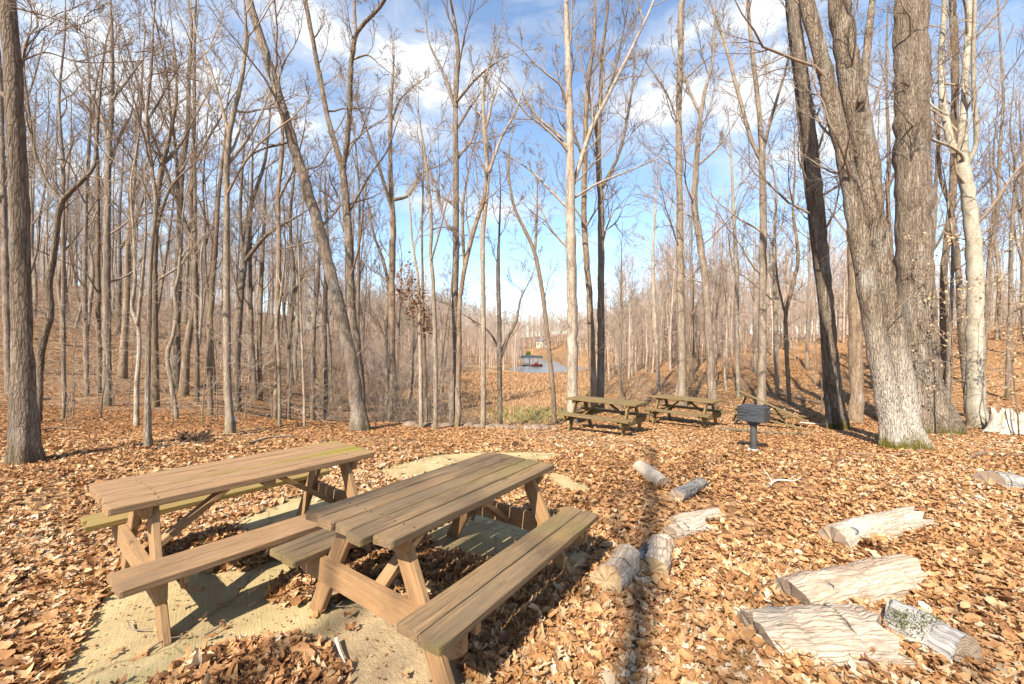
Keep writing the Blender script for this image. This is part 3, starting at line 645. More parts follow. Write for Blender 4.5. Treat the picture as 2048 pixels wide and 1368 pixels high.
# brush
def brush(seed, h, n, spread, rm=.004, sub=7):
    g = np.random.default_rng(seed); tb = Tubes(); d = g.normal(size=(n, 3))*spread; d[:, 2] = 1; d = nrm(d); P = np.empty((n, 9, 3)); P[:, 0] = g.normal(size=(n, 3))*.07; P[:, 0, 2] = -.05
    L = h*g.uniform(.6, 1.1, n)
    for i in range(1, 9):
        d = nrm(d + g.normal(size=d.shape)*.12 + np.array([0, 0, -.03])); P[:, i] = P[:, i-1]+d*(L/8)[:, None]
    ra = .012*(1-.75*np.linspace(0, 1, 9))[None]*g.uniform(.6, 1.2, (n, 1)); tb.add(P, ra, 4)
    A, r1 = grow(P, ra, sub, .25, 1, (25, 65), (-.22, .45), 5, .7, .2, .04, rm, g); tb.add(A, r1, 3)
    B, r2 = grow(A, r1, 4, .2, 1, (25, 60), (-.3, .5), 3, .8, .2, .02, rm, g); tb.add(B, r2, 3)
    return tb
SH = [('arching tangle of bare brown stems', brush(60, 3.6, 9, .75, .006, 4).mesh('shrub', TWIG)), ('low bare twiggy bush', brush(61, 1.5, 12, .6).mesh('shrub', TWIG)), ('upright bare bush of thin pale stems', brush(62, 2.5, 9, .35).mesh('shrub', TWIGP))]
def shrub(k, x, y, s, where, group):
    d, me = SH[k]; o = obj('shrub', me, None, (x, y, H(x, y))); o.rotation_euler = (0, 0, rng.uniform(0, 6.28)); o.scale = (s, s, s)
    tag(o, d + ' ' + where, 'shrub', group)
for k in range(20):
    y = rng.uniform(14, 34); a = rng.uniform(-.5, -.2); shrub(int(rng.choice(3, p=[.5, .25, .25])), a*y, y, rng.uniform(.7, 1.25), 'in the hollow below the leaning trunk', 'brush in the hollow')
for k in range(18):
    y = rng.uniform(16, 36); a = rng.uniform(.15, .62); shrub(int(rng.choice(3, p=[.5, .25, .25])), a*y, y, rng.uniform(.5, 1.0), 'behind the far tables', 'brush behind the far tables')
for k in range(8):
    y = rng.uniform(12.5, 17); a = rng.uniform(-.14, .1); shrub(1, a*y, y, rng.uniform(.5, .9), 'just below the row of stones', 'brush below the stones')
# knee to head high seedlings in the left wood
SD = [proto_tree(70+k, h, .014, 0, 'pale', .08, .2, .8, .0035, True, 3) for k, h in enumerate((2.2, 3.2, 4.2))]
for k in range(34):
    y = rng.uniform(8.8, 20); a = rng.uniform(-1.25, -.36)
    if not ok_spot(a*y, y, .5): continue
    place_tree('seedling_tree', 'thin leafless seedling with fine pale side twigs in the left wood', 'seedling', 'seedlings in the left wood', *SD[k % 3], a*y, y, rng.uniform(0, 6.28), rng.uniform(.7, 1.15))
# young beeches keeping their papery pale leaves
def leafy(x, y, h, label, seed, nl, t0=.25):
    g = np.random.default_rng(seed); tb, cw = Tubes(), Tubes(); z = np.linspace(-.1, h, 8); P = np.stack([np.cumsum(g.normal(size=8))*.05, np.cumsum(g.normal(size=8))*.05, z], 1)
    ra = .017*(1-.8*np.clip(z/h, 0, 1)); P, ra = resample(P, ra, 16); tb.add(P[None], ra[None], 6)
    A, r1 = grow(P[None], ra[None], 13, t0, .98, (60, 92), (.7, 1.9), 7, .6, .12, .02, .004, g); cw.add(A, r1, 4)
    B, r2 = grow(A, r1, 6, .2, 1, (25, 55), (-.25, .5), 5, .8, .15, .0, .003, g); cw.add(B, r2, 3)
    pts = np.concatenate([B[:, 2:].reshape(-1, 3), A[:, 4:].reshape(-1, 3)]); pts = pts[g.choice(len(pts), nl)] + g.normal(size=(nl, 3))*.035
    r = empty('young_beech', (x, y, H(x, y))); tag(r, label, 'tree', 'young beeches holding pale dead leaves')
    obj('trunk', tb.mesh('trunk', BK['grey']), r); obj('crown', cw.mesh('crown', TWIGP), r)
    v, q = leaf_quads(pts, .07, g, .9); obj('dead_leaves', mesh_np('dead_leaves', v, q, None, [PALELEAF], False), r)
for k, (px, Y, h, nl, lb) in enumerate([(1905, 9.2, 4.6, 230, 'young beech with papery pale leaves in front of the trunk left of the whitish beech'), (2035, 9.6, 4.4, 260, 'young beech with papery pale leaves above the split stump'),
        (1985, 11.5, 5.0, 220, 'young beech with papery pale leaves just right of the whitish beech trunk'), (1645, 14, 4.0, 160, 'young beech with pale leaves behind the dark fused leaning pair'), (2120, 8.5, 4.5, 180, 'young beech with pale leaves at the right picture edge'),
        (1760, 16, 4.5, 160, 'young beech with pale leaves glimpsed left of the giant double oak'), (205, 15, 2.6, 110, 'small beech with a few pale leaves in the left wood')]):
    leafy((px-1024)/F*Y, Y, h, lb, 300+k, nl)

# ------------------------------------------------------------------ concrete slab
def gpt(px, py, z=.03):
    v = ray(px, py); t = (z-CAMH)/v[2]; return np.array([0, 0, CAMH]) + v*t
def poly(pxs): return np.array([gpt(*p)[:2] for p in pxs])
def inside(pl, x, y):
    r = np.zeros(np.shape(x), bool); n = len(pl)
    for i in range(n):
        (x0, y0), (x1, y1) = pl[i], pl[i-1]
        c = ((y0 > y) != (y1 > y)); xi = (x1-x0)*(y-y0)/np.where(y1 == y0, 1e-9, y1-y0)+x0
        r ^= c & (x < xi)
    return r
SLAB = poly([(40, 1460), (215, 1150), (330, 1075), (470, 1015), (600, 972), (745, 935), (850, 910), (1000, 903), (1100, 904), (1150, 913), (1195, 985), (1235, 1060), (1180, 1150), (1100, 1240), (1010, 1340), (960, 1480)])
n = len(SLAB); jit = []
for i in range(n):
    p, q = SLAB[i], SLAB[(i+1) % n]
    for f in (0, .25, .5, .75): jit.append(p+(q-p)*f + rng.normal(size=2)*.02)
bv = [(x, y, .03) for x, y in jit] + [(x, y, -.12) for x, y in jit]; n = len(jit)
me = bpy.data.meshes.new('patio_slab'); me.from_pydata(bv, [], [tuple(range(n))] + [(i, i+n, (i+1) % n+n, (i+1) % n) for i in range(n)]); me.update()
import bmesh
bm = bmesh.new(); bm.from_mesh(me); bmesh.ops.recalc_face_normals(bm, faces=bm.faces); bm.to_mesh(me); bm.free()
mt, nt, b = newmat('concrete'); tc = N(nt, 'ShaderNodeTexCoord'); P_ = tc.outputs['Object']
rot = N(nt, 'ShaderNodeMapping'); rot.inputs['Rotation'].default_value = (0, 0, math.radians(-35)); nt.links.new(P_, rot.inputs['Vector'])
lines = noise(nt, mapping(nt, rot.outputs[0], (70, 3, 1)), 1., 4, .7); bigc = noise(nt, P_, 1.6, 6, .7); fin_ = noise(nt, P_, 60, 3, .8)
c = ramp(nt, bigc, [(.3, (.27, .195, .092)), (.52, (.385, .29, .145)), (.7, (.46, .36, .195))])
alg = ramp(nt, noise(nt, mapping(nt, P_, (1, 1, 1), (5, 2, 0)), 2.4, 5, .65), [(.5, (0, 0, 0)), (.68, (1, 1, 1))])
c = mixc(nt, mth(nt, 'MULTIPLY', alg, .4), c, (.27, .255, .09))
crk_ = N(nt, 'ShaderNodeTexVoronoi', Scale=.75, feature='DISTANCE_TO_EDGE'); cw_ = N(nt, 'ShaderNodeVectorMath', operation='ADD'); nzz = N(nt, 'ShaderNodeTexNoise', Scale=3., Detail=5.); nt.links.new(P_, nzz.inputs['Vector']); nt.links.new(P_, cw_.inputs[0]); s2_ = N(nt, 'ShaderNodeVectorMath', operation='SCALE'); s2_.inputs['Scale'].default_value = .3; nt.links.new(nzz.outputs['Color'], s2_.inputs[0]); nt.links.new(s2_.outputs[0], cw_.inputs[1]); nt.links.new(cw_.outputs[0], crk_.inputs['Vector'])
c = mixc(nt, mth(nt, 'MULTIPLY', ramp(nt, crk_.outputs['Distance'], [(.002, (1, 1, 1)), (.010, (0, 0, 0))]), .6), c, (.10, .075, .045))
c = mixc(nt, mth(nt, 'MULTIPLY', ramp(nt, noise(nt, mapping(nt, P_, (1, 1, 1), (9, 4, 0)), 3.2, 7, .78), [(.5, (0, 0, 0)), (.66, (1, 1, 1))]), .55), c, (.24, .17, .09))
c = mixc(nt, mth(nt, 'MULTIPLY', ramp(nt, lines, [(.4, (0, 0, 0)), (.62, (1, 1, 1))]), .15), c, (.46, .37, .22))
gp = gpt(790, 1290); dd = N(nt, 'ShaderNodeVectorMath', operation='DISTANCE'); nt.links.new(P_, dd.inputs[0]); dd.inputs[1].default_value = gp
sand = ramp(nt, mth(nt, 'SUBTRACT', mth(nt, 'ADD', dd.outputs['Value'], mth(nt, 'MULTIPLY', noise(nt, P_, 5, 5, .7), .5)), .25), [(.45, (1, 1, 1)), (.62, (0, 0, 0))])
c = mixc(nt, sand, c, mixc(nt, noise(nt, P_, 12, 6, .75), (.24, .155, .08), (.52, .385, .215)))
blot = ramp(nt, noise(nt, P_, 9, 5, .75), [(.62, (0, 0, 0)), (.72, (1, 1, 1))]); c = mixc(nt, mth(nt, 'MULTIPLY', blot, .4), c, (.22, .16, .09))
nt.links.new(c, b.inputs['Base Color']); b.inputs['Roughness'].default_value = .95; b.inputs['Specular IOR Level'].default_value = .15
bump(nt, b, mth(nt, 'ADD', mth(nt, 'ADD', lines, mth(nt, 'MULTIPLY', fin_, .6)), mth(nt, 'MULTIPLY', mth(nt, 'MULTIPLY', sand, noise(nt, P_, 22, 5, .7)), 3.)), .5, .012)
me.materials.append(mt); tag(obj('patio_slab', me), kind='structure')

# dry grass on the valley floor
gm_ = np.random.default_rng(77); n = 42000; y = np.sqrt(gm_.uniform(15**2, 72**2, n)); x = gm_.uniform(-.2, .21, n)*y
gw = np.exp(-(((x-1.4)/4.0)**2 + ((y-28)/4.0)**2)*1.3)*.75; k_ = gm_.uniform(size=n) < np.clip(.35*ss(24, 36, y)+gw+.12, 0, 1); k_ &= H(x, y) > -3.05; x, y, gw = x[k_], y[k_], gw[k_]; n = len(x)
zz = H(x, y); h_ = gm_.uniform(.05, .17, n)*(1+y/60); a = gm_.uniform(0, 6.28, n); w_ = .012+.0009*y; lean = gm_.normal(size=(n, 2))*.12
V = np.zeros((n, 4, 3)); V[:, 0] = np.stack([x-np.cos(a)*w_, y-np.sin(a)*w_, zz-.02], 1); V[:, 1] = np.stack([x+np.cos(a)*w_, y+np.sin(a)*w_, zz-.02], 1)
V[:, 2] = np.stack([x+lean[:, 0]+np.cos(a)*w_*.3, y+lean[:, 1], zz+h_], 1); V[:, 3] = np.stack([x+lean[:, 0]-np.cos(a)*w_*.3, y+lean[:, 1], zz+h_], 1)
mt, nt, b = newmat('grass_blade'); gc_ = N(nt, 'ShaderNodeAttribute', attribute_name='lc').outputs['Fac']
nt.links.new(ramp(nt, gc_, [(0, (.17, .09, .04)), (.45, (.40, .225, .11)), (.55, (.30, .21, .09)), (.7, (.13, .135, .035)), (1, (.19, .20, .05))]), b.inputs['Base Color']); b.inputs['Roughness'].default_value = .8
tag(obj('meadow_grass', mesh_np('meadow_grass', V.reshape(-1, 3), np.arange(4*n).reshape(n, 4), None, [mt], False, dict(lc=np.repeat(np.clip(np.where(gm_.uniform(size=n) < gw*1.1, gm_.uniform(.55, 1, n), gm_.uniform(0, .5, n)), 0, 1), 4)))), 'dry tan meadow grass with a green patch before the lake', kind='stuff')

# ------------------------------------------------------------------ fallen leaves
BARE = [poly(p) for p in (
 [(228, 1152), (300, 1125), (420, 1150), (560, 1120), (600, 1100), (650, 1190), (640, 1225), (700, 1190), (800, 1240), (850, 1290), (930, 1350), (940, 1470), (700, 1440), (690, 1340), (640, 1290), (560, 1285), (430, 1300), (330, 1345), (240, 1440), (80, 1440), (165, 1270)],
 [(470, 1046), (600, 992), (720, 985), (790, 1000), (720, 1020), (620, 1050), (520, 1075), (470, 1068)],
 [(748, 945), (860, 912), (940, 906), (1000, 905), (1070, 905), (1145, 909), (1100, 918), (1020, 930), (930, 935), (870, 950), (800, 962)],
 [(1085, 952), (1115, 946), (1190, 984), (1140, 988)],
 [(845, 1075), (905, 1040), (960, 1030), (1080, 1062), (1010, 1110), (960, 1128), (900, 1110)],
 [(1100, 1120), (1170, 1100), (1180, 1120), (1120, 1160)])]
PILES = [(600, 1180, .17, .07), (500, 1115, .2, .06), (570, 1095, .22, .05), (430, 1085, .22, .05), (470, 1352, .22, .03), (560, 1335, .17, .03), (390, 1372, .18, .02), (900, 1150, .26, .08), (830, 1140, .2, .06), (960, 1165, .22, .07), (1050, 1180, .26, .06), (1000, 1240, .26, .05)]
PIL = [(*gpt(a, b_)[:2], r, h) for a, b_, r, h in PILES]
def surf(x, y): return np.where(inside(SLAB, x, y), .031, H(x, y))
def leafmat():
    mt, nt, b = newmat('fallen_leaf')
    a = N(nt, 'ShaderNodeAttribute', attribute_name='lc').outputs['Fac']; tc = N(nt, 'ShaderNodeTexCoord')
    c = ramp(nt, a, [(0, (.12, .052, .022)), (.12, (.225, .102, .040)), (.32, (.345, .165, .062)), (.54, (.435, .226, .090)), (.74, (.48, .282, .130)), (.88, (.53, .37, .21)), (.98, (.58, .46, .32)), (1, (.56, .32, .07))])
    n1 = noise(nt, tc.outputs['Object'], 26, 4, .7)
    c = mixc(nt, mth(nt, 'MULTIPLY', ramp(nt, n1, [(.5, (0, 0, 0)), (.72, (1, 1, 1))]), .35), c, (.17, .085, .04))
    nt.links.new(c, b.inputs['Base Color']); b.inputs['Roughness'].default_value = .6; b.inputs['Specular IOR Level'].default_value = .3
    tr = N(nt, 'ShaderNodeBsdfTranslucent'); nt.links.new(c, tr.inputs[0]); mx = N(nt, 'ShaderNodeMixShader'); mx.inputs[0].default_value = .18
    nt.links.new(b.outputs[0], mx.inputs[1]); nt.links.new(tr.outputs[0], mx.inputs[2]); nt.links.new(mx.outputs[0], nt.nodes['Material Output'].inputs[0])
    return mt
LEAF = leafmat()
def scatter_leaves(n, ylo, yhi, amax, lod, size, name_arr, keep=1., extra=None, g=np.random.default_rng(21)):
    y = np.sqrt(g.uniform(ylo*ylo, yhi*yhi, n)); x = g.uniform(-amax, amax, n)*np.maximum(y, 1.3)
    if extra is not None: x, y = extra
    k = np.ones(len(x)); bare = np.zeros(len(x), bool)
    for p in BARE: bare |= inside(p, x, y)
    pile = np.zeros(len(x))
    for (px, py, r, h) in PIL: pile = np.maximum(pile, h*np.clip(1.15-np.hypot(x-px, y-py)/r, 0, 1))
    sel = (~bare) | (pile > .008) | (g.uniform(size=len(x)) < .012)
    # patchy cover
    pt = .78+.35*np.sin(x*1.3+y*.7)*np.sin(y*1.1-x*.5+1)+.25*np.sin(x*3.1+1)*np.sin(y*2.7)
    soil = np.sin(x*.9+1.7*np.sin(y*.6)+2.)*np.sin(y*.8+1.3*np.sin(x*.7))+.35*np.sin(x*2.7+y*1.9)
    sel &= g.uniform(size=len(x)) < 1-.75*np.clip((soil-.62)*3, 0, 1)*(y > 3.6)
    sel &= g.uniform(size=len(x)) < np.clip(pt+.25, .45, 1)*keep*(1-.55*np.clip((-(x/np.maximum(y, 1))-.1)*2.2, 0, 1)*np.clip((y-7.0)/2.5, 0, 1))
    x, y, pile = x[sel], y[sel], pile[sel]; n = len(x)
    L = size*g.uniform(.55, 1.25, n)*np.where(g.uniform(size=n) < .15, .6, 1); Wd = L*g.uniform(.38, .72, n)
    th = g.uniform(0, 2*np.pi, n); tilt = np.abs(g.normal(size=n))*(.33 if lod == 0 else .22); ta = g.uniform(0, 2*np.pi, n)
    z = surf(x, y) + .006 + g.uniform(0, 1, n)**1.5*(.035 if lod == 0 else .022) + pile*g.uniform(.2, 1, n) + L*.25*np.sin(np.minimum(tilt, 1))
    if lod == 0:
        s = np.array([0, .16, .30, .44, .58, .74, .88, 1.]); w_ = np.array([[.02, .26, .09, .46, .12, .44, .10, .0], [.02, .36, .40, .5, .46, .36, .2, .0]])
        kind = (g.uniform(size=n) < .35).astype(int); w_ = w_[kind]
        s = np.broadcast_to(s, (n, 8))
    elif lod == 1:
        s = np.broadcast_to(np.array([0, .3, .7, 1.]), (n, 4)); w_ = np.broadcast_to(np.array([.03, .42, .38, .0]), (n, 4))
    else:
        s = np.broadcast_to(np.array([0, .5, 1.]), (n, 3)); w_ = np.broadcast_to(np.array([.05, .45, .02]), (n, 3))
    m_ = s.shape[1]
    kc = .52 if lod == 0 else .4; cup = g.normal(size=n)*kc+.12; bend = g.normal(size=n)*kc
    lx = (s-.5)*L[:, None]
    VV = np.zeros((n, m_, 3, 3))
    for j, sg in enumerate((-1, 0, 1)):
        ly = sg*w_*Wd[:, None]*1.05
        VV[:, :, j, 0] = lx + (np.abs(ly)*.35 if lod == 0 else 0); VV[:, :, j, 1] = ly
        VV[:, :, j, 2] = cup[:, None]*np.abs(ly)*1.0 + bend[:, None]*((s-.5)**2)*L[:, None]*1.6 + (g.normal(size=(n, m_))*.035*L[:, None] if (lod == 0 and sg) else 0)
    # yaw, then tilt about a horizontal axis
    ct, st_ = np.cos(th)[:, None, None], np.sin(th)[:, None, None]
    X = VV[..., 0]*ct-VV[..., 1]*st_; Y = VV[..., 0]*st_+VV[..., 1]*ct; Z = VV[..., 2]
    ca, sa = np.cos(ta)[:, None, None], np.sin(ta)[:, None, None]; cT, sT = np.cos(tilt)[:, None, None], np.sin(tilt)[:, None, None]
    u_ = X*ca+Y*sa; v_ = -X*sa+Y*ca; u2 = u_*cT - Z*sT; Z2 = u_*sT + Z*cT
    X = u2*ca - v_*sa; Y = u2*sa + v_*ca
    VV = np.stack([X+x[:, None, None], Y+y[:, None, None], Z2+z[:, None, None]], -1)
    idx = np.arange(n*m_*3).reshape(n, m_, 3)
    Qd = np.stack([idx[:, :-1, :-1], idx[:, 1:, :-1], idx[:, 1:, 1:], idx[:, :-1, 1:]], -1).reshape(-1, 4)
    lc = np.clip(g.beta(1.9, 1.7, n)*1.0 + .12*np.sin(x*.8)*np.sin(y*.9), 0, 1); 
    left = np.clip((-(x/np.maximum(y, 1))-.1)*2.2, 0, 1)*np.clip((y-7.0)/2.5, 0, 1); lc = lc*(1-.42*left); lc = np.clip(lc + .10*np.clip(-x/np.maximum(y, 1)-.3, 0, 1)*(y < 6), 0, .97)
    name_arr.append((VV.reshape(-1, 3), Qd, np.repeat(lc, m_*3)))
LA = []
scatter_leaves(46000, .9, 4.2, 1.45, 0, .088, LA)
scatter_leaves(66000, 4.2, 7.5, 1.45, 0, .085, LA)
scatter_leaves(150000, 7.5, 13, 1.42, 1, .08, LA)
scatter_leaves(110000, 13, 32, 1.4, 2, .13, LA, .8)
for (qx, qy, qr, qn) in [(1690, 1235, .16, 300), (1600, 1260, .13, 160), (1740, 1345, .16, 260), (1600, 1350, .14, 200), (1500, 1310, .1, 120), (1760, 1100, .16, 220), (1830, 1190, .14, 200), (1850, 1300, .12, 150), (1560, 1215, .1, 90), (1240, 1170, .1, 90), (1320, 1120, .12, 120), (1990, 985, .2, 150)]:
    c_ = hit(qx, qy, 1.2); a = rng.uniform(0, 6.28, qn); q = qr*np.sqrt(rng.uniform(0, 1, qn))*1.3; PIL.append((c_[0], c_[1], qr*1.5, .07)); scatter_leaves(qn, 1, 2, 1, 0, .10, LA, 1., (c_[0]+q*np.cos(a), c_[1]+q*np.sin(a))); PIL.pop()
for (px, py, r, h) in PIL:
    k_ = int(1500*r*r/.09); a = rng.uniform(0, 6.28, k_); q = r*np.sqrt(rng.uniform(0, 1, k_)); scatter_leaves(k_, 1, 2, 1, 0, .10, LA, 1., (px+q*np.cos(a), py+q*np.sin(a)))
# crumbs of leaf and bark on the slab
kx, ky = rng.uniform(-3.3, 1.4, 5200), rng.uniform(1.0, 6.4, 5200); kk_ = inside(SLAB, kx, ky); PIL_, BARE_ = PIL, BARE; PIL, BARE = [], []
scatter_leaves(1, 1, 2, 1, 2, .024, LA, 1., (kx[kk_], ky[kk_])); PIL, BARE = PIL_, BARE_
o_ = 0; VV, QQ, CC = [], [], []
for v, q, c in LA: VV.append(v); QQ.append(q+o_); CC.append(c); o_ += len(v)
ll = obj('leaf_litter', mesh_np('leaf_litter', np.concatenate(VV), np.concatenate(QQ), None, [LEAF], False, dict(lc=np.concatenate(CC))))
tag(ll, 'dry orange and tan oak leaves covering the ground', kind='stuff')

# ------------------------------------------------------------------ wood and the picnic tables
def wood(name, base, grey, mosscol, gfac=.4, lo=.5, hi=1.4):
    mt, nt, b = newmat(name)
    gc = N(nt, 'ShaderNodeAttribute', attribute_name='gco').outputs['Vector']; mo = N(nt, 'ShaderNodeAttribute', attribute_name='moss').outputs['Fac']
    v = mapping(nt, gc, (1, 1, .045)); gr = noise(nt, v, 95, 5, .65, .3); g2 = noise(nt, mapping(nt, gc, (1, 1, .16)), 9, 5, .7)
    d = tuple(x*lo for x in base); l = tuple(min(1, x*hi) for x in base)
    c = ramp(nt, gr, [(.30, d), (.5, base), (.72, l)])
    c = mixc(nt, mth(nt, 'MULTIPLY', ramp(nt, g2, [(.42, (0, 0, 0)), (.62, (1, 1, 1))]), gfac), c, grey)
    cr2 = ramp(nt, noise(nt, mapping(nt, gc, (1, 1, .02)), 60, 3, .6), [(.28, (1, 1, 1)), (.36, (0, 0, 0))])
    c = mixc(nt, mth(nt, 'MULTIPLY', cr2, .75), c, tuple(x*.22 for x in base))
    kn = N(nt, 'ShaderNodeTexVoronoi', Scale=5.5); nt.links.new(mapping(nt, gc, (1, 1, .45)), kn.inputs['Vector'])
    c = mixc(nt, mth(nt, 'MULTIPLY', ramp(nt, kn.outputs['Distance'], [(.05, (1, 1, 1)), (.12, (0, 0, 0))]), .65), c, tuple(x*.3 for x in base))
    wear = ramp(nt, noise(nt, mapping(nt, gc, (1, 1, .3)), 22, 6, .8), [(.5, (0, 0, 0)), (.66, (1, 1, 1))])
    c = mixc(nt, mth(nt, 'MULTIPLY', wear, .35), c, tuple(x*.5 for x in grey))
    c = mixc(nt, ramp(nt, mth(nt, 'MULTIPLY', mo, -1.), [(.3, (0, 0, 0)), (.6, (1, 1, 1))]), c, (.03, .025, .02))
    mf = mth(nt, 'MULTIPLY', mo, mth(nt, 'ADD', .25, mth(nt, 'MULTIPLY', noise(nt, mapping(nt, gc, (1, 1, .35)), 14, 5, .75), 1.3)))
    mf = ramp(nt, mf, [(.26, (0, 0, 0)), (1.0, (1, 1, 1))]); c = mixc(nt, mth(nt, 'MULTIPLY', mf, .8), c, mosscol)
    nt.links.new(c, b.inputs['Base Color']); b.inputs['Roughness'].default_value = .85; b.inputs['Specular IOR Level'].default_value = .2
    bump(nt, b, mth(nt, 'SUBTRACT', gr, mth(nt, 'MULTIPLY', cr2, 1.2)), .55, .006)
    return mt
class Wood(MB):
    def plank(s, p0, p1, wd, w_, t_, seg=10, moss=None, e0=0., e1=0., bev=.005):
        """board from p0 to p1 (centre line), wd = direction of its width"""
        p0 = np.array(p0, float); p1 = np.array(p1, float); ax_ = nrm(p1-p0); wd = np.array(wd, float); wd = nrm(wd-ax_*np.dot(wd, ax_)); td = np.cross(ax_, wd)
        L = np.linalg.norm(p1-p0); x, y = w_/2, t_/2; b_ = bev
        prof = [(-x, -y+b_), (-x+b_, -y), (x-b_, -y), (x, -y+b_), (x, y-b_), (x-b_, y), (-x+b_, y), (-x, y-b_)]
        g0 = rng.uniform(-50, 50, 3); V, G, M = [], [], []; skew0, skew1 = rng.normal()*.006+e0, rng.normal()*.006+e1; bow = rng.normal()*.0015; ed = rng.normal()*.002
        fs = [0, min(.012, .1*L)/L] + list(np.linspace(0, 1, seg+1)[1:-1]) + [1-min(.012, .1*L)/L, 1]
        for j, f in enumerate(fs):
            k = 1 if 0 < j < len(fs)-1 else .94
            for (a, q) in prof:
                a, q = a*k+rng.normal()*.0006, q*k+rng.normal()*.0006
                al = f*L + (1-f)*skew0*(a/x) + f*skew1*(a/x)
                P = p0 + ax_*al + wd*(a+ed*math.sin(3.1*f)) + td*(q+bow*math.sin(3.14*f)*2)
                V.append(P); G.append((a+g0[0], q+g0[1], al+g0[2])); M.append(moss(*P) if moss else 0)
        n = len(fs); Fc = [tuple(range(7, -1, -1)), tuple(range((n-1)*8, n*8))]
        for r in range(n-1):
            for i in range(8): Fc.append((r*8+i, r*8+(i+1) % 8, r*8+8+(i+1) % 8, r*8+8+i))
        s.add(V, Fc, G, M)
    def prism(s, pts, y0, y1, moss=None):
        """outline in the local xz plane, thickness along y"""
        n = len(pts); g0 = rng.uniform(-50, 50, 3)
        V = [(x, y0, z) for x, z in pts]+[(x, y1, z) for x, z in pts]
        G = [(z+g0[0], y+g0[1], x+g0[2]) for x, y, z in V]
        s.add(V, [tuple(range(n)), tuple(range(2*n-1, n-1, -1))]+[(i, i+n, (i+1) % n+n, (i+1) % n) for i in range(n)], G, [moss(*v) if moss else 0 for v in V])
def table(label, loc, rz, top, leg, moss=None, group='wooden picnic tables', L=1.78, wreck=False, ends=None, legdrop=.03, name='picnic_table'):
    r = empty(name, loc, rz); tag(r, label, 'picnic table', group)
    parts = {}
    tm = moss or (lambda x, y, z: 0)
    w5 = .7/5
    m_ = Wood()
    for k in range(5):
        x = -.35+w5*(k+.5); e = ends[k] if ends else (rng.normal()*.008, rng.normal()*.008)
        m_.plank((x, -L/2+e[0], .744), (x, L/2+e[1], .744), (1, 0, 0), w5-.011, .046, 16, tm)
        for yy in (-L*.37, L*.37):          # bolt heads
            for dx in (-.038, .038):
                cx_, cy_ = x+dx+rng.normal()*.004, yy+rng.normal()*.006; q8 = [(cx_+.0048*math.cos(t_), cy_+.0048*math.sin(t_)) for t_ in np.linspace(0, 6.28, 9)[:-1]]
                m_.add([(a_, b_, .7672) for a_, b_ in q8]+[(a_, b_, .7690) for a_, b_ in q8], [tuple(range(8, 16))]+[(i, (i+1) % 8, 8+(i+1) % 8, 8+i) for i in range(8)], None, [-1.]*16)
    parts['tabletop'] = m_.build('tabletop', top, r)
    for sx in (-1, 1):
        m_ = Wood()
        for k in range(2):
            x = sx*.60+(k-.5)*.143; m_.plank((x, -L/2+rng.normal()*.006, .421), (x, L/2+rng.normal()*.006, .421), (1, 0, 0), .137, .042, 16, tm)
        parts['bench%d' % sx] = m_.build('bench_seat', top, r)
    for sy in (-1, 1):
        yb = sy*L*.37
        m_ = Wood(); c = .085
        m_.prism([(-.72, .30), (-.66, .255), (.66, .255), (.72, .30), (.72, .398), (-.72, .398)], yb+sy*.022, yb+sy*.062); m_.build('cross_beam', leg, r)
        m_ = Wood(); m_.prism([(-.33, .70), (-.30, .64), (.30, .64), (.33, .70), (.33, .7205), (-.33, .7205)], yb+sy*.022, yb+sy*.062); m_.build('top_cleat', leg, r)
        for sx in (-1, 1):
            m_ = Wood(); m_.plank((sx*.60, yb, -legdrop), (sx*.20, yb, .72), (1, 0, 0), .118, .042, 6); m_.build('leg', leg, r)
            m_ = Wood(); m_.plank((sx*.60, yb-sy*.05, .355), (sx*.60+.0, yb-sy*.05, .398), (1, 0, 0), .26, .04, 2); m_.build('seat_cleat', leg, r)
        m_ = Wood(); m_.plank((0, yb, .30), (0, sy*.10, .70), (1, 0, 0), .09, .04, 6); m_.build('brace', leg, r)
    m_ = Wood(); m_.plank((-.32, 0, .70), (.32, 0, .70), (0, 1, 0), .09, .038, 4); m_.build('top_cleat', leg, r)
    return r, parts
W_A = wood('weathered_tan_wood', (.28, .162, .080), (.225, .145, .08), (.21, .175, .02), .6)
W_AL = wood('painted_tan_leg', (.30, .178, .084), (.25, .155, .08), (.2, .18, .03), .4, .75, 1.2)
W_B = wood('weathered_brown_wood', (.205, .127, .064), (.15, .108, .064), (.165, .145, .022), .7)
W_BL = wood('painted_brown_leg', (.31, .175, .080), (.26, .155, .08), (.2, .18, .03), .4, .75, 1.2)
W_F = wood('mossy_olive_wood', (.175, .115, .05), (.145, .105, .055), (.135, .115, .022), .6)
W_FL = wood('olive_leg', (.19, .125, .05), (.15, .11, .05), (.15, .135, .022), .5)
def mossA(x, y, z):
    if z > .6:
        band = max(0, 1-abs(x+.33)/.12)*.5 + max(0, 1-abs(x-.06)/.10)*1.0 + (.8 if .0 < x < .3 else .25)*max(0, y-.25)
        return min(1.2, band*(.25+.75*(y+.9)/1.8)+max(0, y-.35)*.5)
    return .7 if x < 0 else .15+max(0, y)*.2
def mossB(x, y, z):
    if z > .6:
        m = .25*max(0, y)+.35*max(0, 1-abs(x-.2)/.12)*max(0, min(1, y+.6))
        if y < -.82 and x > .2: m += .55
        if abs(x-.07) < .02: m += .4
        return m
    if x > 0: return .15 + (.55 if (y < -.80 and x > .62) else 0) + .45*max(0, 1-abs(y-.5)/.4)
    return .5 if y < -.83 else .12
mossF = lambda x, y, z: .3+.2*math.sin(7*x+3*y)
table('picnic table on the left with green mossy tabletop and tan painted legs', (-2.05, 3.266, .03), -.6646, W_A, W_AL, mossA, L=1.76)
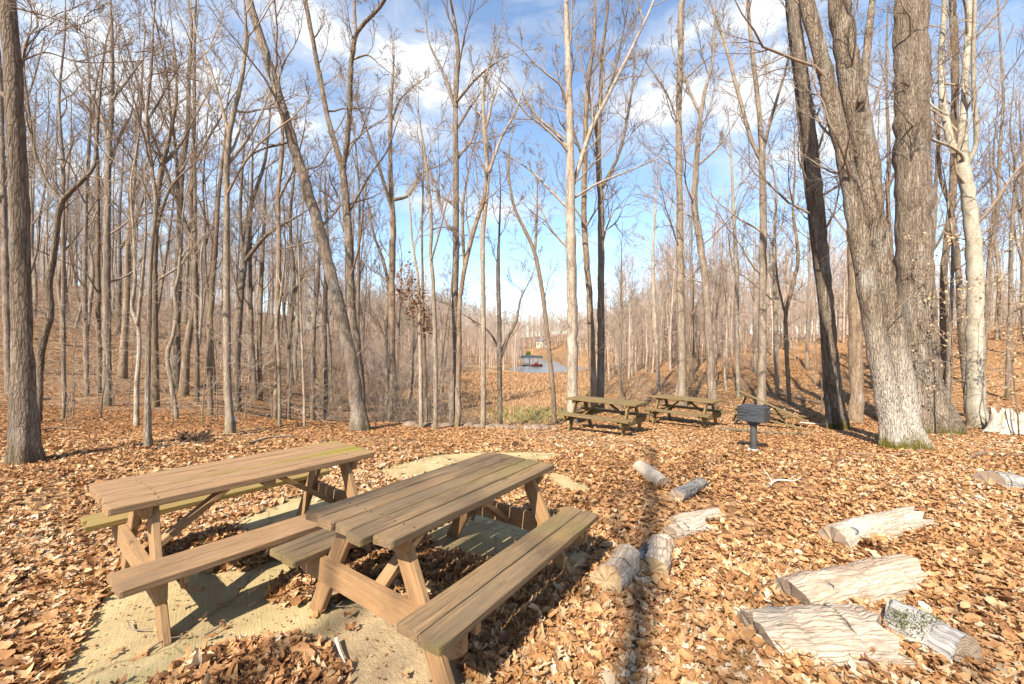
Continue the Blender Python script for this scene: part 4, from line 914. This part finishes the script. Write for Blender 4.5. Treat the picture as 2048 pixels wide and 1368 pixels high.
table('nearest picnic table with brown weathered top and mossy board ends', (-.404, 2.899, .03), -.6002, W_B, W_BL, mossB, L=1.75, ends=[(.01, 0), (-.006, .004), (.012, -.006), (-.02, .006), (.05, -.01)])
def stand(x, y): return float(H(x, y))
table('olive mossy picnic table, left one of the two standing at the terrace edge', (2.23, 9.67, stand(2.23, 9.67)+.0), -.673-math.pi/2, W_F, W_FL, mossF, legdrop=.12)
table('olive mossy picnic table, right one of the two standing at the terrace edge', (4.85, 11.38, stand(4.85, 11.38)+.0), -.80-math.pi/2, W_F, W_FL, mossF, legdrop=.12)
pw = at(1530, 820, 11.6)
r, parts = table('collapsed picnic table with tilted boards lying behind the grill', (pw[0]-.05, 11.7, stand(pw[0], 11.7)+.02), -.55-math.pi/2, W_F, W_FL, mossF)
r.rotation_euler = (math.radians(-17), math.radians(-10), -.60-math.pi/2); r.location.z -= .14
parts['tabletop'].rotation_euler = (math.radians(-7), math.radians(3), 0); parts['tabletop'].location = (0, -.05, .0)
parts['bench1'].rotation_euler = (math.radians(6), 0, .12); parts['bench1'].location = (.12, .15, -.12)
# loose boards beside the wreck
for k, (x0, y0, x1, y1) in enumerate([(1545, 843, 1600, 832), (1530, 826, 1598, 838)]):
    a, c = hit(x0, y0, 9), hit(x1, y1, 9); c = a + nrm(c-a)*1.5; c[2] = H(c[0], c[1]); o = (a+c)/2; m_ = Wood(); m_.plank(a-o+np.array([0, 0, .05+.05*k]), c-o+np.array([0, 0, .06+.05*k]), (-(c-a)[1], (c-a)[0], 0), .14, .04, 8, lambda *p: .4)
    tag(m_.build('loose_board', W_F, None, o), ['mossy loose board lying lower beside the collapsed table', 'mossy loose board lying on top beside the collapsed table'][k], 'board')

# acorn caps and leaf bits on the tables
tag(obj('fallen_leaf', mesh_np('fallen_leaf', *(lambda vq: (vq[0], vq[1]))(leaf_quads(np.array([[0, 0, 0], [.01, .02, .01]]), .11, np.random.default_rng(3), -.3)), None, [DEADLEAF], False), None, (.08, 4.95-.9, .80)), 'single brown curled leaf resting on the far end of the nearest table', 'leaf')

# ------------------------------------------------------------------ pedestal grill
gb = hit(1507, 903, 4); nf = np.array([-.74, -.674]); 
gr = empty('pedestal_grill', gb, math.atan2(nf[1], nf[0])+math.pi/2); tag(gr, 'black metal park grill box on a single post amid leaves', 'grill')
mt, nt, b = newmat('grill_steel'); tc = N(nt, 'ShaderNodeTexCoord'); n1 = noise(nt, tc.outputs['Object'], 14, 6, .7); sp3 = N(nt, 'ShaderNodeSeparateXYZ'); nt.links.new(tc.outputs['Object'], sp3.inputs[0])
rust = ramp(nt, mth(nt, 'ADD', n1, mth(nt, 'MULTIPLY', mth(nt, 'SUBTRACT', .60, sp3.outputs[2]), 2.2)), [(.62, (0, 0, 0)), (.85, (1, 1, 1))])
c = mixc(nt, rust, ramp(nt, n1, [(.3, (.035, .037, .042)), (.7, (.075, .078, .085))]), (.17, .085, .04)); nt.links.new(c, b.inputs['Base Color']); b.inputs['Roughness'].default_value = .5; b.inputs['Metallic'].default_value = .3
STEEL = mt; BLACK = plain('slot_shade_black', (.012, .012, .012), .9, var=.3); POSTM = plain('rusty_post', (.07, .065, .062), .65, .3, .4, 9); CONC = plain('pale_footing', (.6, .57, .52), .95, var=.2, scale=18, bmp=.02)
m_ = MB()   # fire box: a shell open at the back (local -Y is the side towards the camera)
Wb, Db, z0, z1 = .43, .31, .55, .795
m_.box((0, -Db/2, (z0+z1)/2), Wb, .008, z1-z0, .002); m_.box((-Wb/2, 0, (z0+z1)/2), .008, Db-.0085, z1-z0, .002); m_.box((Wb/2, 0, (z0+z1)/2), .008, Db-.0085, z1-z0, .002); m_.box((0, .004, z0), Wb-.009, Db-.014, .008, .002)
m_.build('firebox', STEEL, gr)
m_ = MB(); m_.box((0, 0, z1+.008), Wb+.02, Db+.02, .012, .003); m_.box((0, Db/2-.02, z1+.022), Wb-.06, .02, .02, .003); m_.box((0, -.02, z1+.018), Wb-.12, .015, .01, .002); m_.build('lid_plate', STEEL, gr)
m_ = MB()
for k in range(9): m_.box((-Wb/2+.04+k*(Wb-.08)/8, .0, z1-.045), .009, Db-.03, .009, .002)
m_.build('grate', POSTM, gr)
tb = Tubes(); hz_ = z1-.06
for sx in (-1, 1):
    x_ = sx*Wb/2; tb.add(np.array([[[x_, -.05, hz_], [x_+sx*.05, -.05, hz_], [x_+sx*.05, .0, hz_], [x_+sx*.05, .05, hz_], [x_, .05, hz_]]]), np.array([[.007]*5]), 8)
    o_h = obj('handle', tb.mesh('handle', POSTM), gr); tb = Tubes()
m_ = MB()
for (x, z, wd, hh, t) in [(-.12, 0.755, .19, .014, .06), (-.135, 0.705, .17, .026, .12), (-.14, 0.640, .15, .022, .1), (-.15, 0.595, .1, .012, .05)]: m_.box((x, -Db/2-.0052, z), wd, .0035, hh, .0012)
for k in range(5): m_.box((-.02+k*.024, -Db/2-.0052, .735), .014, .0035, .012, .001)
for k in range(5): m_.box((-.03+k*.026, -Db/2-.0052, .675), .014, .0035, .036, .001)
m_.build('vent_slots', BLACK, gr)  # raised black blocks, their colour paints the shade inside the vent openings
tb = Tubes(); z = np.array([-.15, .1, .3, .48, .55]); tb.add(np.stack([z*0, z*0, z], 1)[None], np.array([[.056, .056, .055, .055, .055]]), 20); obj('post', tb.mesh('post', POSTM), gr)
m_ = MB(); m_.box((0, 0, .515), .17, .17, .05, .01); m_.build('bracket', POSTM, gr)
tb = Tubes(); th = np.linspace(0, 2*np.pi, 18, endpoint=False); md = (1+.12*np.cos(3*th+1)+.06*np.cos(5*th))[None, None, :]; tb.add(np.array([[[0, 0, -.15], [0, 0, .02], [0, 0, .045], [0, 0, .055]]]), np.array([[.12, .12, .09, .001]]), 18, md); obj('footing', tb.mesh('footing', CONC), gr)

# ------------------------------------------------------------------ cut logs
mt, nt, b = newmat('cut_end_wood'); tc = N(nt, 'ShaderNodeTexCoord'); ln = N(nt, 'ShaderNodeVectorMath', operation='LENGTH'); nt.links.new(tc.outputs['Object'], ln.inputs[0])
ri = noise(nt, mapping(nt, tc.outputs['Object'], (1, 1, 1)), 9, 4, .7); wv = mth(nt, 'SINE', mth(nt, 'MULTIPLY', mth(nt, 'ADD', ln.outputs['Value'], mth(nt, 'MULTIPLY', ri, .03)), 420.))
c = mixc(nt, mth(nt, 'ADD', .5, mth(nt, 'MULTIPLY', wv, .35)), (.17, .115, .075), (.33, .24, .16)); c = mixc(nt, mth(nt, 'MULTIPLY', ramp(nt, ri, [(.5, (0, 0, 0)), (.7, (1, 1, 1))]), .6), c, (.09, .065, .05)); nt.links.new(c, b.inputs['Base Color']); b.inputs['Roughness'].default_value = .95
CUT = mt
mt2, nt, b = newmat('cut_end_tan'); tc = N(nt, 'ShaderNodeTexCoord'); ri = noise(nt, tc.outputs['Object'], 14, 5, .7); nt.links.new(ramp(nt, ri, [(.3, (.16, .095, .045)), (.52, (.33, .22, .115)), (.7, (.42, .30, .17))]), b.inputs['Base Color']); b.inputs['Roughness'].default_value = .95; CUT2 = mt2
def logbark(name, lo, mid, hi, sc_=14, crk=.3, bs=.8):
    return bark(name, lo, mid, hi, sc_, .15, bs, .025, lich=.35, lichen=(.36, .27, .19), moss=.0, crk=crk, useg=True)
LB = {'clean': logbark('log_peeled', (.30, .215, .14), (.45, .355, .26), (.56, .465, .36), 6, .1, .3), 'white': logbark('log_bark_white', (.25, .165, .105), (.44, .345, .25), (.58, .485, .38), 13), 'tan': logbark('log_bark_tan', (.22, .135, .082), (.47, .345, .24), (.63, .50, .375), 11),
      'grey': logbark('log_bark_grey', (.12, .10, .08), (.28, .25, .215), (.46, .43, .38), 12), 'dark': logbark('log_bark_dark', (.04, .034, .03), (.10, .088, .08), (.22, .2, .185), 12)}
MOSSP = plain('moss_patch', (.10, .11, .025), .95, var=.5, scale=40, bmp=.02)
def log(label, e0, e1, r, bk, sink=.35, rough=.05, taper=1., knot=None, cut=None, flat=1., moss=None, jag=0.):
    a = hit(*e0, 1.2); c = hit(*e1, 1.2)
    for q, e in ((a, e0), (c, e1)):
        v_ = ray(*e); zt = float(surf(q[0], q[1]))+r*sink*flat; q[:] = np.array([0, 0, CAMH])+v_*(zt-CAMH)/v_[2]
    o = (a+c)/2; rt = empty('cut_log', o); tag(rt, label, 'log', 'cut logs lying in the leaves')
    L = np.linalg.norm(c-a); R = 22; S = 26; f = np.linspace(0, 1, R)[:, None]; P = (a-o)[None]*(1-f)+(c-o)[None]*f
    g = np.random.default_rng(int(e0[0])); P = P + np.cumsum(g.normal(size=P.shape)*.0035, 0)
    th = np.linspace(0, 2*np.pi, S, endpoint=False); z = f*L
    md = 1+.05*np.cos(2*th+g.uniform(0, 6))[None]+.035*np.cos(3*th+g.uniform(0, 6)+z*3)
    cell = g.normal(size=(R//2+1, S)); md = md + rough*(np.repeat(cell, 2, 0)[:R]*.45+g.normal(size=(R, S))*.4)
    ra = r*(1+(taper-1)*f[:, 0])
    tb = Tubes(); tb.add(P[None], ra[None], S, md[None])
    V = tb.V[0].reshape(R, S, 3)
    if flat != 1: V[..., 2] = P[:, None, 2] + (V[..., 2]-P[:, None, 2])*flat
    if flat != 1 or jag: V[0] += nrm(a-c)*(np.cumsum(g.normal(size=(S, 1)), 0)*.006-.01)
    if jag:
        ax_ = nrm(c-a); V[-1] += ax_*(g.uniform(-.4, 1, (S, 1))*jag); V[-2] += ax_*(g.uniform(-.2, .4, (S, 1))*jag)
    tb.V[0] = V.reshape(-1, 3)
    gl = np.stack([np.broadcast_to(r*np.cos(th)[None], (R, S)), np.broadcast_to(r*np.sin(th)[None], (R, S)), np.broadcast_to(z, (R, S))], -1).reshape(-1, 3)
    o1 = obj('bark', mesh_np('bark', tb.V[0], tb.Q[0], None, [LB[bk]], True, dict(gco=gl)), rt)
    for e, i in ((0, 0), (1, R-1)):
        ring = V[i].copy(); cen = ring.mean(0); ax_ = nrm((a-c) if e == 0 else (c-a)); n = S
        vv = [tuple(p-cen) for p in ring]+[tuple((p-cen)*.55+ax_*.006*g.normal()) for p in ring]+[tuple(ax_*(-.03 if jag and e else .004))]
        ff = [(k, (k+1) % n, n+(k+1) % n, n+k) for k in range(n)]+[(n+k, n+(k+1) % n, 2*n) for k in range(n)]
        if e == 0: ff = [q[::-1] for q in ff]
        mb = bpy.data.meshes.new('cut_end'); mb.from_pydata(vv, [], ff); mb.materials.append(cut or CUT); obj('cut_end', mb, rt, cen)
    if knot is not None:
        p = P[int(knot[0]*(R-1))]; d = nrm(np.array([-.25, -.75, .75])); kb = Tubes(); kk = np.array([[p+d*r*flat*.75, p+d*(r*flat+.012), p+d*(r*flat+.02), p+d*(r*flat+.006)]]); kb.add(kk, np.array([[.055, .05, .038, .002]])*knot[1], 14); obj('knot', kb.mesh('knot', LB['grey']), rt)
    if moss is not None:
        f0, f1, t0, t1 = moss; i0, i1 = int(f0*R), int(f1*R); sub = V[i0:i1]; pc = P[i0:i1, None]
        dirs = nrm(sub-pc); mask = (dirs[..., 2] > t0) & (dirs[..., 1] < t1); pts = (sub+dirs*.004)[mask]
        if len(pts):
            pts = np.repeat(pts, 30, 0)+g.normal(size=(len(pts)*30, 3))*.018; v, q = leaf_quads(pts, .012, g, -1.); obj('moss', mesh_np('moss', v, q, None, [MOSSP], False), rt)
    return rt
log('pale clean log with dark round cut end, farthest back of the logs', (1277, 934), (1325, 965), .10, 'clean', .6, .012)
log('grey hollow split log beside the pale clean log', (1352, 994), (1402, 970), .085, 'grey', .7, .10, .9, jag=.12)
log('slim bleached log with dark end pointing left', (1345, 1045), (1436, 1028), .055, 'white', .8, .05)
log('bleached short log under the slim bleached one', (1336, 1070), (1396, 1054), .085, 'white', .5, .08)
log('dark shredded bark log between two lighter short logs', (1278, 1135), (1308, 1094), .075, 'dark', .7, .14, jag=.1)
log('tan short log with end facing the camera, right of the dark shredded log', (1308, 1140), (1326, 1092), .10, 'tan', .55, .05, cut=CUT2)
log('stout log with tan sawn end at the corner of the nearest bench', (1214, 1164), (1262, 1108), .115, 'tan', .75, .05, cut=CUT2)
log('whitish log with round knot and splintered end, farthest of the right group', (1664, 1086), (1832, 1046), .145, 'white', .2, .05, .9, knot=(.2, .9), jag=.14, flat=.9)
log('big pale log with flaky bark in the middle of the right group', (1580, 1205), (1800, 1160), .165, 'tan', .2, .06, .95, knot=(.32, .5), jag=.14, flat=.9)
log('wide bleached bark slab log nearest the camera at the bottom', (1508, 1290), (1746, 1290), .20, 'white', .12, .07, .97, flat=.75, jag=.06)
log('grey log with mossy patch and dark sawn end at bottom right', (1778, 1238), (1935, 1318), .115, 'grey', .45, .045, .95, moss=(.22, .48, .35, -.2))
log('grey weathered log chunk half sunk in leaves near the right edge', (1978, 968), (2030, 964), .17, 'grey', .35, .06, .8, cut=CUT)

# ------------------------------------------------------------------ split stump
sb = hit(2024, 866, 5); st = empty('tree_stump', sb); tag(st, 'pale split stump with jagged top beside the whitish beech', 'stump')
S = 40; R = 12; th = np.linspace(0, 2*np.pi, S, endpoint=False); g = np.random.default_rng(8); zz = np.linspace(-.15, .5, R)
P = np.stack([zz*0, zz*0, zz], 1); ra = .36+.22*np.exp(-np.clip(zz+.05, 0, 1)/.16); rid = g.normal(size=S)*.08
md = 1+rid[None]+.10*np.cos(3*th+1)[None]*np.exp(-np.clip(zz, 0, 1)/.25)[:, None]+.015*g.normal(size=(R, S)); tb = Tubes(); tb.add(P[None], ra[None], S, md[None]); V = tb.V[0].reshape(R, S, 3)
V[-1, :, 2] += .10*g.normal(size=S)+.05*np.cos(2*th); V[-2, :, 2] += .03*g.normal(size=S)
tb.V[0] = V.reshape(-1, 3); SW = wood('stump_wood', (.52, .44, .33), (.36, .31, .25), (.2, .2, .05), .5)
mt, nt, b = newmat('split_stump'); tc = N(nt, 'ShaderNodeTexCoord'); n1 = noise(nt, mapping(nt, tc.outputs['Object'], (1, 1, .07)), 26, 5, .7); nt.links.new(ramp(nt, n1, [(.3, (.16, .12, .085)), (.48, (.50, .42, .31)), (.7, (.70, .62, .5))]), b.inputs['Base Color']); b.inputs['Roughness'].default_value = .95; bump(nt, b, n1, 1., .03)
obj('stump_side', tb.mesh('stump_side', mt), st)
ring = V[-1]; vv = [tuple(p) for p in ring]+[(p[0]*.6, p[1]*.6, .36+.04*g.normal()) for p in ring]+[(0, 0, .33)]; ff = [(k, (k+1) % S, S+(k+1) % S, S+k) for k in range(S)]+[(S+k, S+(k+1) % S, 2*S) for k in range(S)]
me = bpy.data.meshes.new('stump_core'); me.from_pydata(vv, [], ff); me.materials.append(mt); obj('stump_core', me, st)

# ------------------------------------------------------------------ edging stones, sticks, stake, root clump
STONE = plain('fieldstone', (.185, .13, .088), .95, var=.5, scale=9, bmp=.03)
def stone(name, label, cat, group, p, sx, sy, sz, seed, mat=None):
    bm = bmesh.new(); bmesh.ops.create_icosphere(bm, subdivisions=3, radius=1); g = np.random.default_rng(seed); k = g.normal(size=(6, 3))*1.6; ph = g.uniform(0, 6, 6)
    for v in bm.verts:
        c = np.array(v.co); d = 1+sum(.06*math.sin(k[i]@c+ph[i]) for i in range(6)); c = c*d; c = np.sign(c)*np.abs(c)**.85; v.co = (c[0]*sx, c[1]*sy, c[2]*sz)
    me = bpy.data.meshes.new(name); bm.to_mesh(me); bm.free(); me.materials.append(mat or STONE); me.polygons.foreach_set('use_smooth', np.ones(len(me.polygons), bool))
    o = obj(name, me, None, p); o.rotation_euler = (0, 0, g.uniform(0, 6)); return tag(o, label, cat, group)
for k, px in enumerate(np.linspace(822, 1112, 16)):
    x = (px-1024)/F*10.1; y = 10.1+rng.uniform(-.12, .12); s = rng.uniform(.09, .16)
    stone('edging_stone', 'rounded pinkish grey stone in the row edging the terrace', 'stone', 'stones edging the terrace', (x+rng.uniform(-.05, .05), y, H(x, y)+.0), s*1.25, s, s*.7, 500+k)
def stick(label, pts, r, mat=TWIG, name='fallen_stick', branch=3):
    P = np.array([hit(*p, 1.2) for p in pts]); P[:, 2] = [float(surf(p[0], p[1]))+r+.025 for p in P]; o = P[0].copy(); ra = np.linspace(r, r*.35, len(P)); Q_, r2 = resample(P, ra, 14); tb = Tubes(); tb.add(Q_[None], r2[None], 7)
    if branch:
        A, r3 = grow(Q_[None], r2[None], branch, .2, .95, (25, 55), (-.25, .5), 6, .6, .12, 0, .002, np.random.default_rng(int(pts[0][0]))); A[..., 2] = np.maximum(A[..., 2], P[:, 2].min()); tb.add(A, r3, 5)
    tag(obj(name, tb.mesh(name, mat, o), None, o), label, 'stick')
BLEACH = plain('bleached_stick', (.55, .46, .36), .9, var=.25, scale=20)
stick('long thin root like branch lying in front of the mossy double oak', [(1700, 912), (1770, 915), (1830, 908), (1850, 900)], .018)
stick('dark fallen branch at the right edge past the mossy oak foot', [(1935, 922), (1985, 912), (2047, 916)], .022)
stick('pale crooked stick left of the far whitish log', [(1538, 978), (1560, 966), (1585, 968), (1602, 962)], .016, BLEACH)
stick('dark fallen branch on the leaves behind the left table', [(500, 893), (545, 880), (590, 877)], .028)
stick('long low branch behind the left table, left of the dark one', [(305, 905), (350, 893), (415, 890)], .022)
stick('bleached stick lying on the leaf pile at the bottom', [(545, 1352), (590, 1333), (622, 1322)], .013, BLEACH, branch=0)
stick('short white split stick on the sand at the bottom', [(672, 1300), (680, 1325), (690, 1352)], .011, BLEACH, branch=0)
stick('thin curved twig lying on the bare slab under the left bench', [(255, 1262), (262, 1275), (290, 1278), (328, 1270)], .005, branch=0)
stick('thin forked twig on the slab in front of the left bench foot', [(296, 1320), (330, 1300), (372, 1288)], .005, branch=2)
stick('twig pointing at the foot of the nearest table', [(650, 1222), (680, 1232), (716, 1222)], .005, branch=2)
stick('thin twig standing by the end of the left bench shadow', [(410, 1288), (440, 1272), (452, 1256)], .006, branch=1)
stick('grey twig across the short log cluster', [(1255, 1190), (1290, 1140), (1330, 1085)], .007, BLEACH, branch=3)
stick('fine twig crossing the log cluster, leaning to the bleached log', [(1300, 1120), (1345, 1080), (1395, 1050)], .005, BLEACH, branch=3)
for k, (pts, lb) in enumerate([([(60, 870), (110, 860), (160, 862)], 'branch on the ground right of the big left trunk'), ([(590, 905), (640, 893), (690, 889)], 'low stick between the leaning trunk and the left table'), ([(1600, 848), (1650, 852), (1700, 846)], 'pale stick leading to the dark leaning pair'), ([(1560, 790), (1620, 806), (1668, 815)], 'fallen mossy trunk on the slope right of the grill')]): stick(lb, pts, .02 if k < 3 else .06, [TWIG, TWIG, BLEACH, TWIG][k])
for k in range(16):
    y0 = rng.uniform(9, 24); a0 = rng.uniform(-1.2, -.4) if k < 10 else rng.uniform(.5, 1.15); x0 = a0*y0; dr = rng.uniform(0, 6.28); ln_ = rng.uniform(.9, 2.8)
    Q_ = np.array([[x0+math.cos(dr)*ln_*f_+rng.normal()*.05, y0+math.sin(dr)*ln_*f_+rng.normal()*.05, 0] for f_ in (0, .33, .66, 1)]); r_ = rng.uniform(.014, .045); Q_[:, 2] = H(Q_[:, 0], Q_[:, 1])+r_*.8+.02; o = Q_[0].copy()
    Q_, r2 = resample(Q_, np.linspace(r_, r_*.4, 4), 12); tb = Tubes(); tb.add(Q_[None], r2[None], 7); A, r3 = grow(Q_[None], r2[None], 4, .2, .95, (25, 60), (-.25, .5), 6, .6, .12, .02, .004); tb.add(A, r3, 5)
    tag(obj('fallen_branch', tb.mesh('fallen_branch', BK['grey'] if k % 2 else TWIG, o), None, o), 'bare fallen branch lying on the leaves in the left wood' if k < 10 else 'bare fallen branch lying on the right leaf slope', 'branch', 'fallen branches in the left wood' if k < 10 else 'fallen branches on the right slope')
p = hit(468, 865, 4); sk = empty('marker_stake', p); tag(sk, 'short grey stake with white top at the tall light grey tree', 'stake'); tb = Tubes(); tb.add(np.array([[[0, 0, -.1], [.01, 0, .2], [.015, 0, .24]]]), np.array([[.03, .028, .026]]), 8); obj('post', tb.mesh('post', TWIG), sk); m_ = MB(); m_.box((.017, 0, .29), .05, .05, .1, .006); m_.build('white_cap', plain('white_paint', (.75, .75, .75), .6, var=.05), sk)
p = hit(397, 888, 4); tb = brush(77, .34, 26, 1.1, .004, 8); o = obj('root_clump', tb.mesh('root_clump', plain('root_dirt', (.075, .042, .025), .95, var=.4)), None, p); tag(o, 'small dark brown clump of upturned roots behind the left table', 'root clump')

# ------------------------------------------------------------------ lake shore and houses, far away
RED = plain('red_paint', (.17, .03, .03), .4, var=.15); DKG = plain('dark_green_roof', (.03, .045, .045), .7, var=.3); WHT = plain('white_siding', (.62, .62, .60), .7, var=.06); YEL = plain('cream_siding', (.36, .31, .22), .8, var=.08); ROOF = plain('grey_roof', (.12, .11, .11), .8, var=.2); DECK = plain('dock_deck', (.15, .14, .13), .8, var=.2); GLASSY = plain('window_glass', (.03, .045, .06), .15, var=.1)
def gable(mb, w_, d, z0, h, over=.3):
    x, y = w_/2+over, d/2+over; mb.add([(-x, -y, z0), (x, -y, z0), (x, 0, z0+h), (-x, 0, z0+h), (-x, y, z0), (x, y, z0), (-x, -y, z0+.15), (x, -y, z0+.15), (x, 0, z0+h+.15), (-x, 0, z0+h+.15), (-x, y, z0+.15), (x, y, z0+.15)],
       [(0, 3, 2, 1), (3, 4, 5, 2), (6, 7, 8, 9), (9, 8, 11, 10), (0, 1, 7, 6), (4, 10, 11, 5), (0, 6, 9, 3), (3, 9, 10, 4), (1, 2, 8, 7), (2, 5, 11, 8)])
def house(name, label, p, rz, w_, d, h, wall, roof, rh=1.8):
    r = empty(name, p, rz); tag(r, label, 'house'); m_ = MB(); m_.box((0, 0, h/2-.4), w_, d, h+.8, .02)
    m_.add([(-w_/2+.01, -d/2+.01, h), (-w_/2+.01, d/2-.01, h), (-w_/2+.01, 0, h+rh*.85), (w_/2-.01, -d/2+.01, h), (w_/2-.01, d/2-.01, h), (w_/2-.01, 0, h+rh*.85)], [(0, 2, 1), (3, 4, 5)]); m_.build('wall', wall, r)
    m_ = MB(); gable(m_, w_, d, h-.05, rh); m_.build('roof', roof, r)
    n = max(2, int(w_/2.2))
    for k in range(n):
        x = -w_/2+w_*(k+.5)/n
        if k == n//2: m_ = MB(); m_.box((x, -d/2-.03, 1.05), .95, .06, 2.1, .01); m_.build('door', ROOF, r); continue
        m_ = MB(); m_.box((x, -d/2-.02, h*.55), .9, .05, 1.2, .01); m_.build('window', GLASSY, r)
    return r
x, y = (634-1024)/F*84, 84; house('cabin', 'white cabin glimpsed through trees on the left hillside', (x, y, H(x, y)+1.4), .3, 4.4, 3.6, 2.6, WHT, ROOF, 1.2)
x, y = (1084-1024)/F*285, 285; house('lake_house', 'cream house above the far end of the lake', (x, y, H(x, y)), -.1, 8, 6, 4.0, YEL, ROOF, 2.2)
p = at(1062, 728, 118); p[2] = -3.0
r = empty('boat_dock', p, .25); tag(r, 'roofed dock with dark canopy on the left lake shore', 'dock'); m_ = MB(); m_.box((0, 0, .35), 6, 3.6, .16, .02); m_.build('deck', DECK, r)
for sx in (-2.6, 0, 2.6):
    for sy in (-1.5, 1.5): m_ = MB(); m_.box((sx, sy, .7), .14, .14, 3.4, .01); m_.build('post', DECK, r)
m_ = MB(); gable(m_, 5.8, 3.4, 2.4, .5, .2); m_.build('roof', DKG, r)
def boat(label, p, rz, hullm, topm, L=3.6, W_=1.4):
    r = empty('boat', p, rz); tag(r, label, 'boat'); R = 9; V, Fc = [], []
    for i in range(R):
        f = i/(R-1); x = (f-.5)*L; ww = W_/2*(1-(max(0, f-.45)/.55)**2.2)*(1 if f < .98 else .1); V += [(x, -ww, .55), (x, -ww*.75, 0), (x, 0, -.12), (x, ww*.75, 0), (x, ww, .55), (x, ww*.8, .5), (x, -ww*.8, .5)]
    for i in range(R-1):
        for k in range(7): Fc.append((i*7+k, i*7+7+k, i*7+7+(k+1) % 7, i*7+(k+1) % 7))
    Fc += [tuple(range(6, -1, -1)), tuple((R-1)*7+k for k in range(7))]
    m_ = MB(); m_.add(V, Fc); m_.build('hull', hullm, r); m_ = MB(); m_.box((-.3, 0, .8), .7, .9, .5, .05); m_.build('console', topm, r); return r
boat('red boat moored at the roofed dock', p+np.array([1.6, -3.4, .1]), .5, RED, RED)
q = at(1228, 724, 112); q[2] = -2.95; r = empty('pontoon_boat', q, .1); tag(r, 'white canopied pontoon boat on the lake right of the whitish trunk', 'boat'); m_ = MB(); m_.box((0, 0, .5), 3.4, 1.9, .2, .03); m_.build('deck', WHT, r)
for s in (-.7, .7): tb = Tubes(); tb.add(np.array([[[-1.9, s, .2], [-1.6, s, .2], [1.5, s, .2], [1.9, s, .3]]]), np.array([[.05, .22, .22, .04]]), 10); obj('pontoon', tb.mesh('pontoon', DECK), r)
m_ = MB(); m_.box((0, 0, 2.1), 2.6, 1.9, .1, .03); m_.build('canopy', WHT, r)
for sx in (-1.2, 1.2):
    for sy in (-.85, .85): m_ = MB(); m_.box((sx, sy, 1.33), .06, .06, 1.45, .01); m_.build('canopy_pole', DECK, r)
g = np.random.default_rng(31); x, y = (1057-1024)/F*262, 262; pts = nrm(g.normal(size=(900, 3)))*(g.uniform(.3, 1, (900, 1))**.4)*np.array([1.7, 1.7, 2.0])+np.array([0, 0, 1.8]); v, q = leaf_quads(pts, .5, g, 0)
r = empty('evergreen_shrub', (x, y, H(x, y))); tag(r, 'bright green evergreen shrub below the cream house', 'shrub'); obj('foliage', mesh_np('foliage', v, q, None, [plain('evergreen_leaf', (.09, .14, .02), .7, var=.5, scale=1.5)], False), r); tb = Tubes(); tb.add(np.array([[[0, 0, -.2], [0, 0, .8], [0, 0, 1.6]]]), np.array([[.12, .1, .06]]), 6); obj('stem', tb.mesh('stem', TWIG), r)
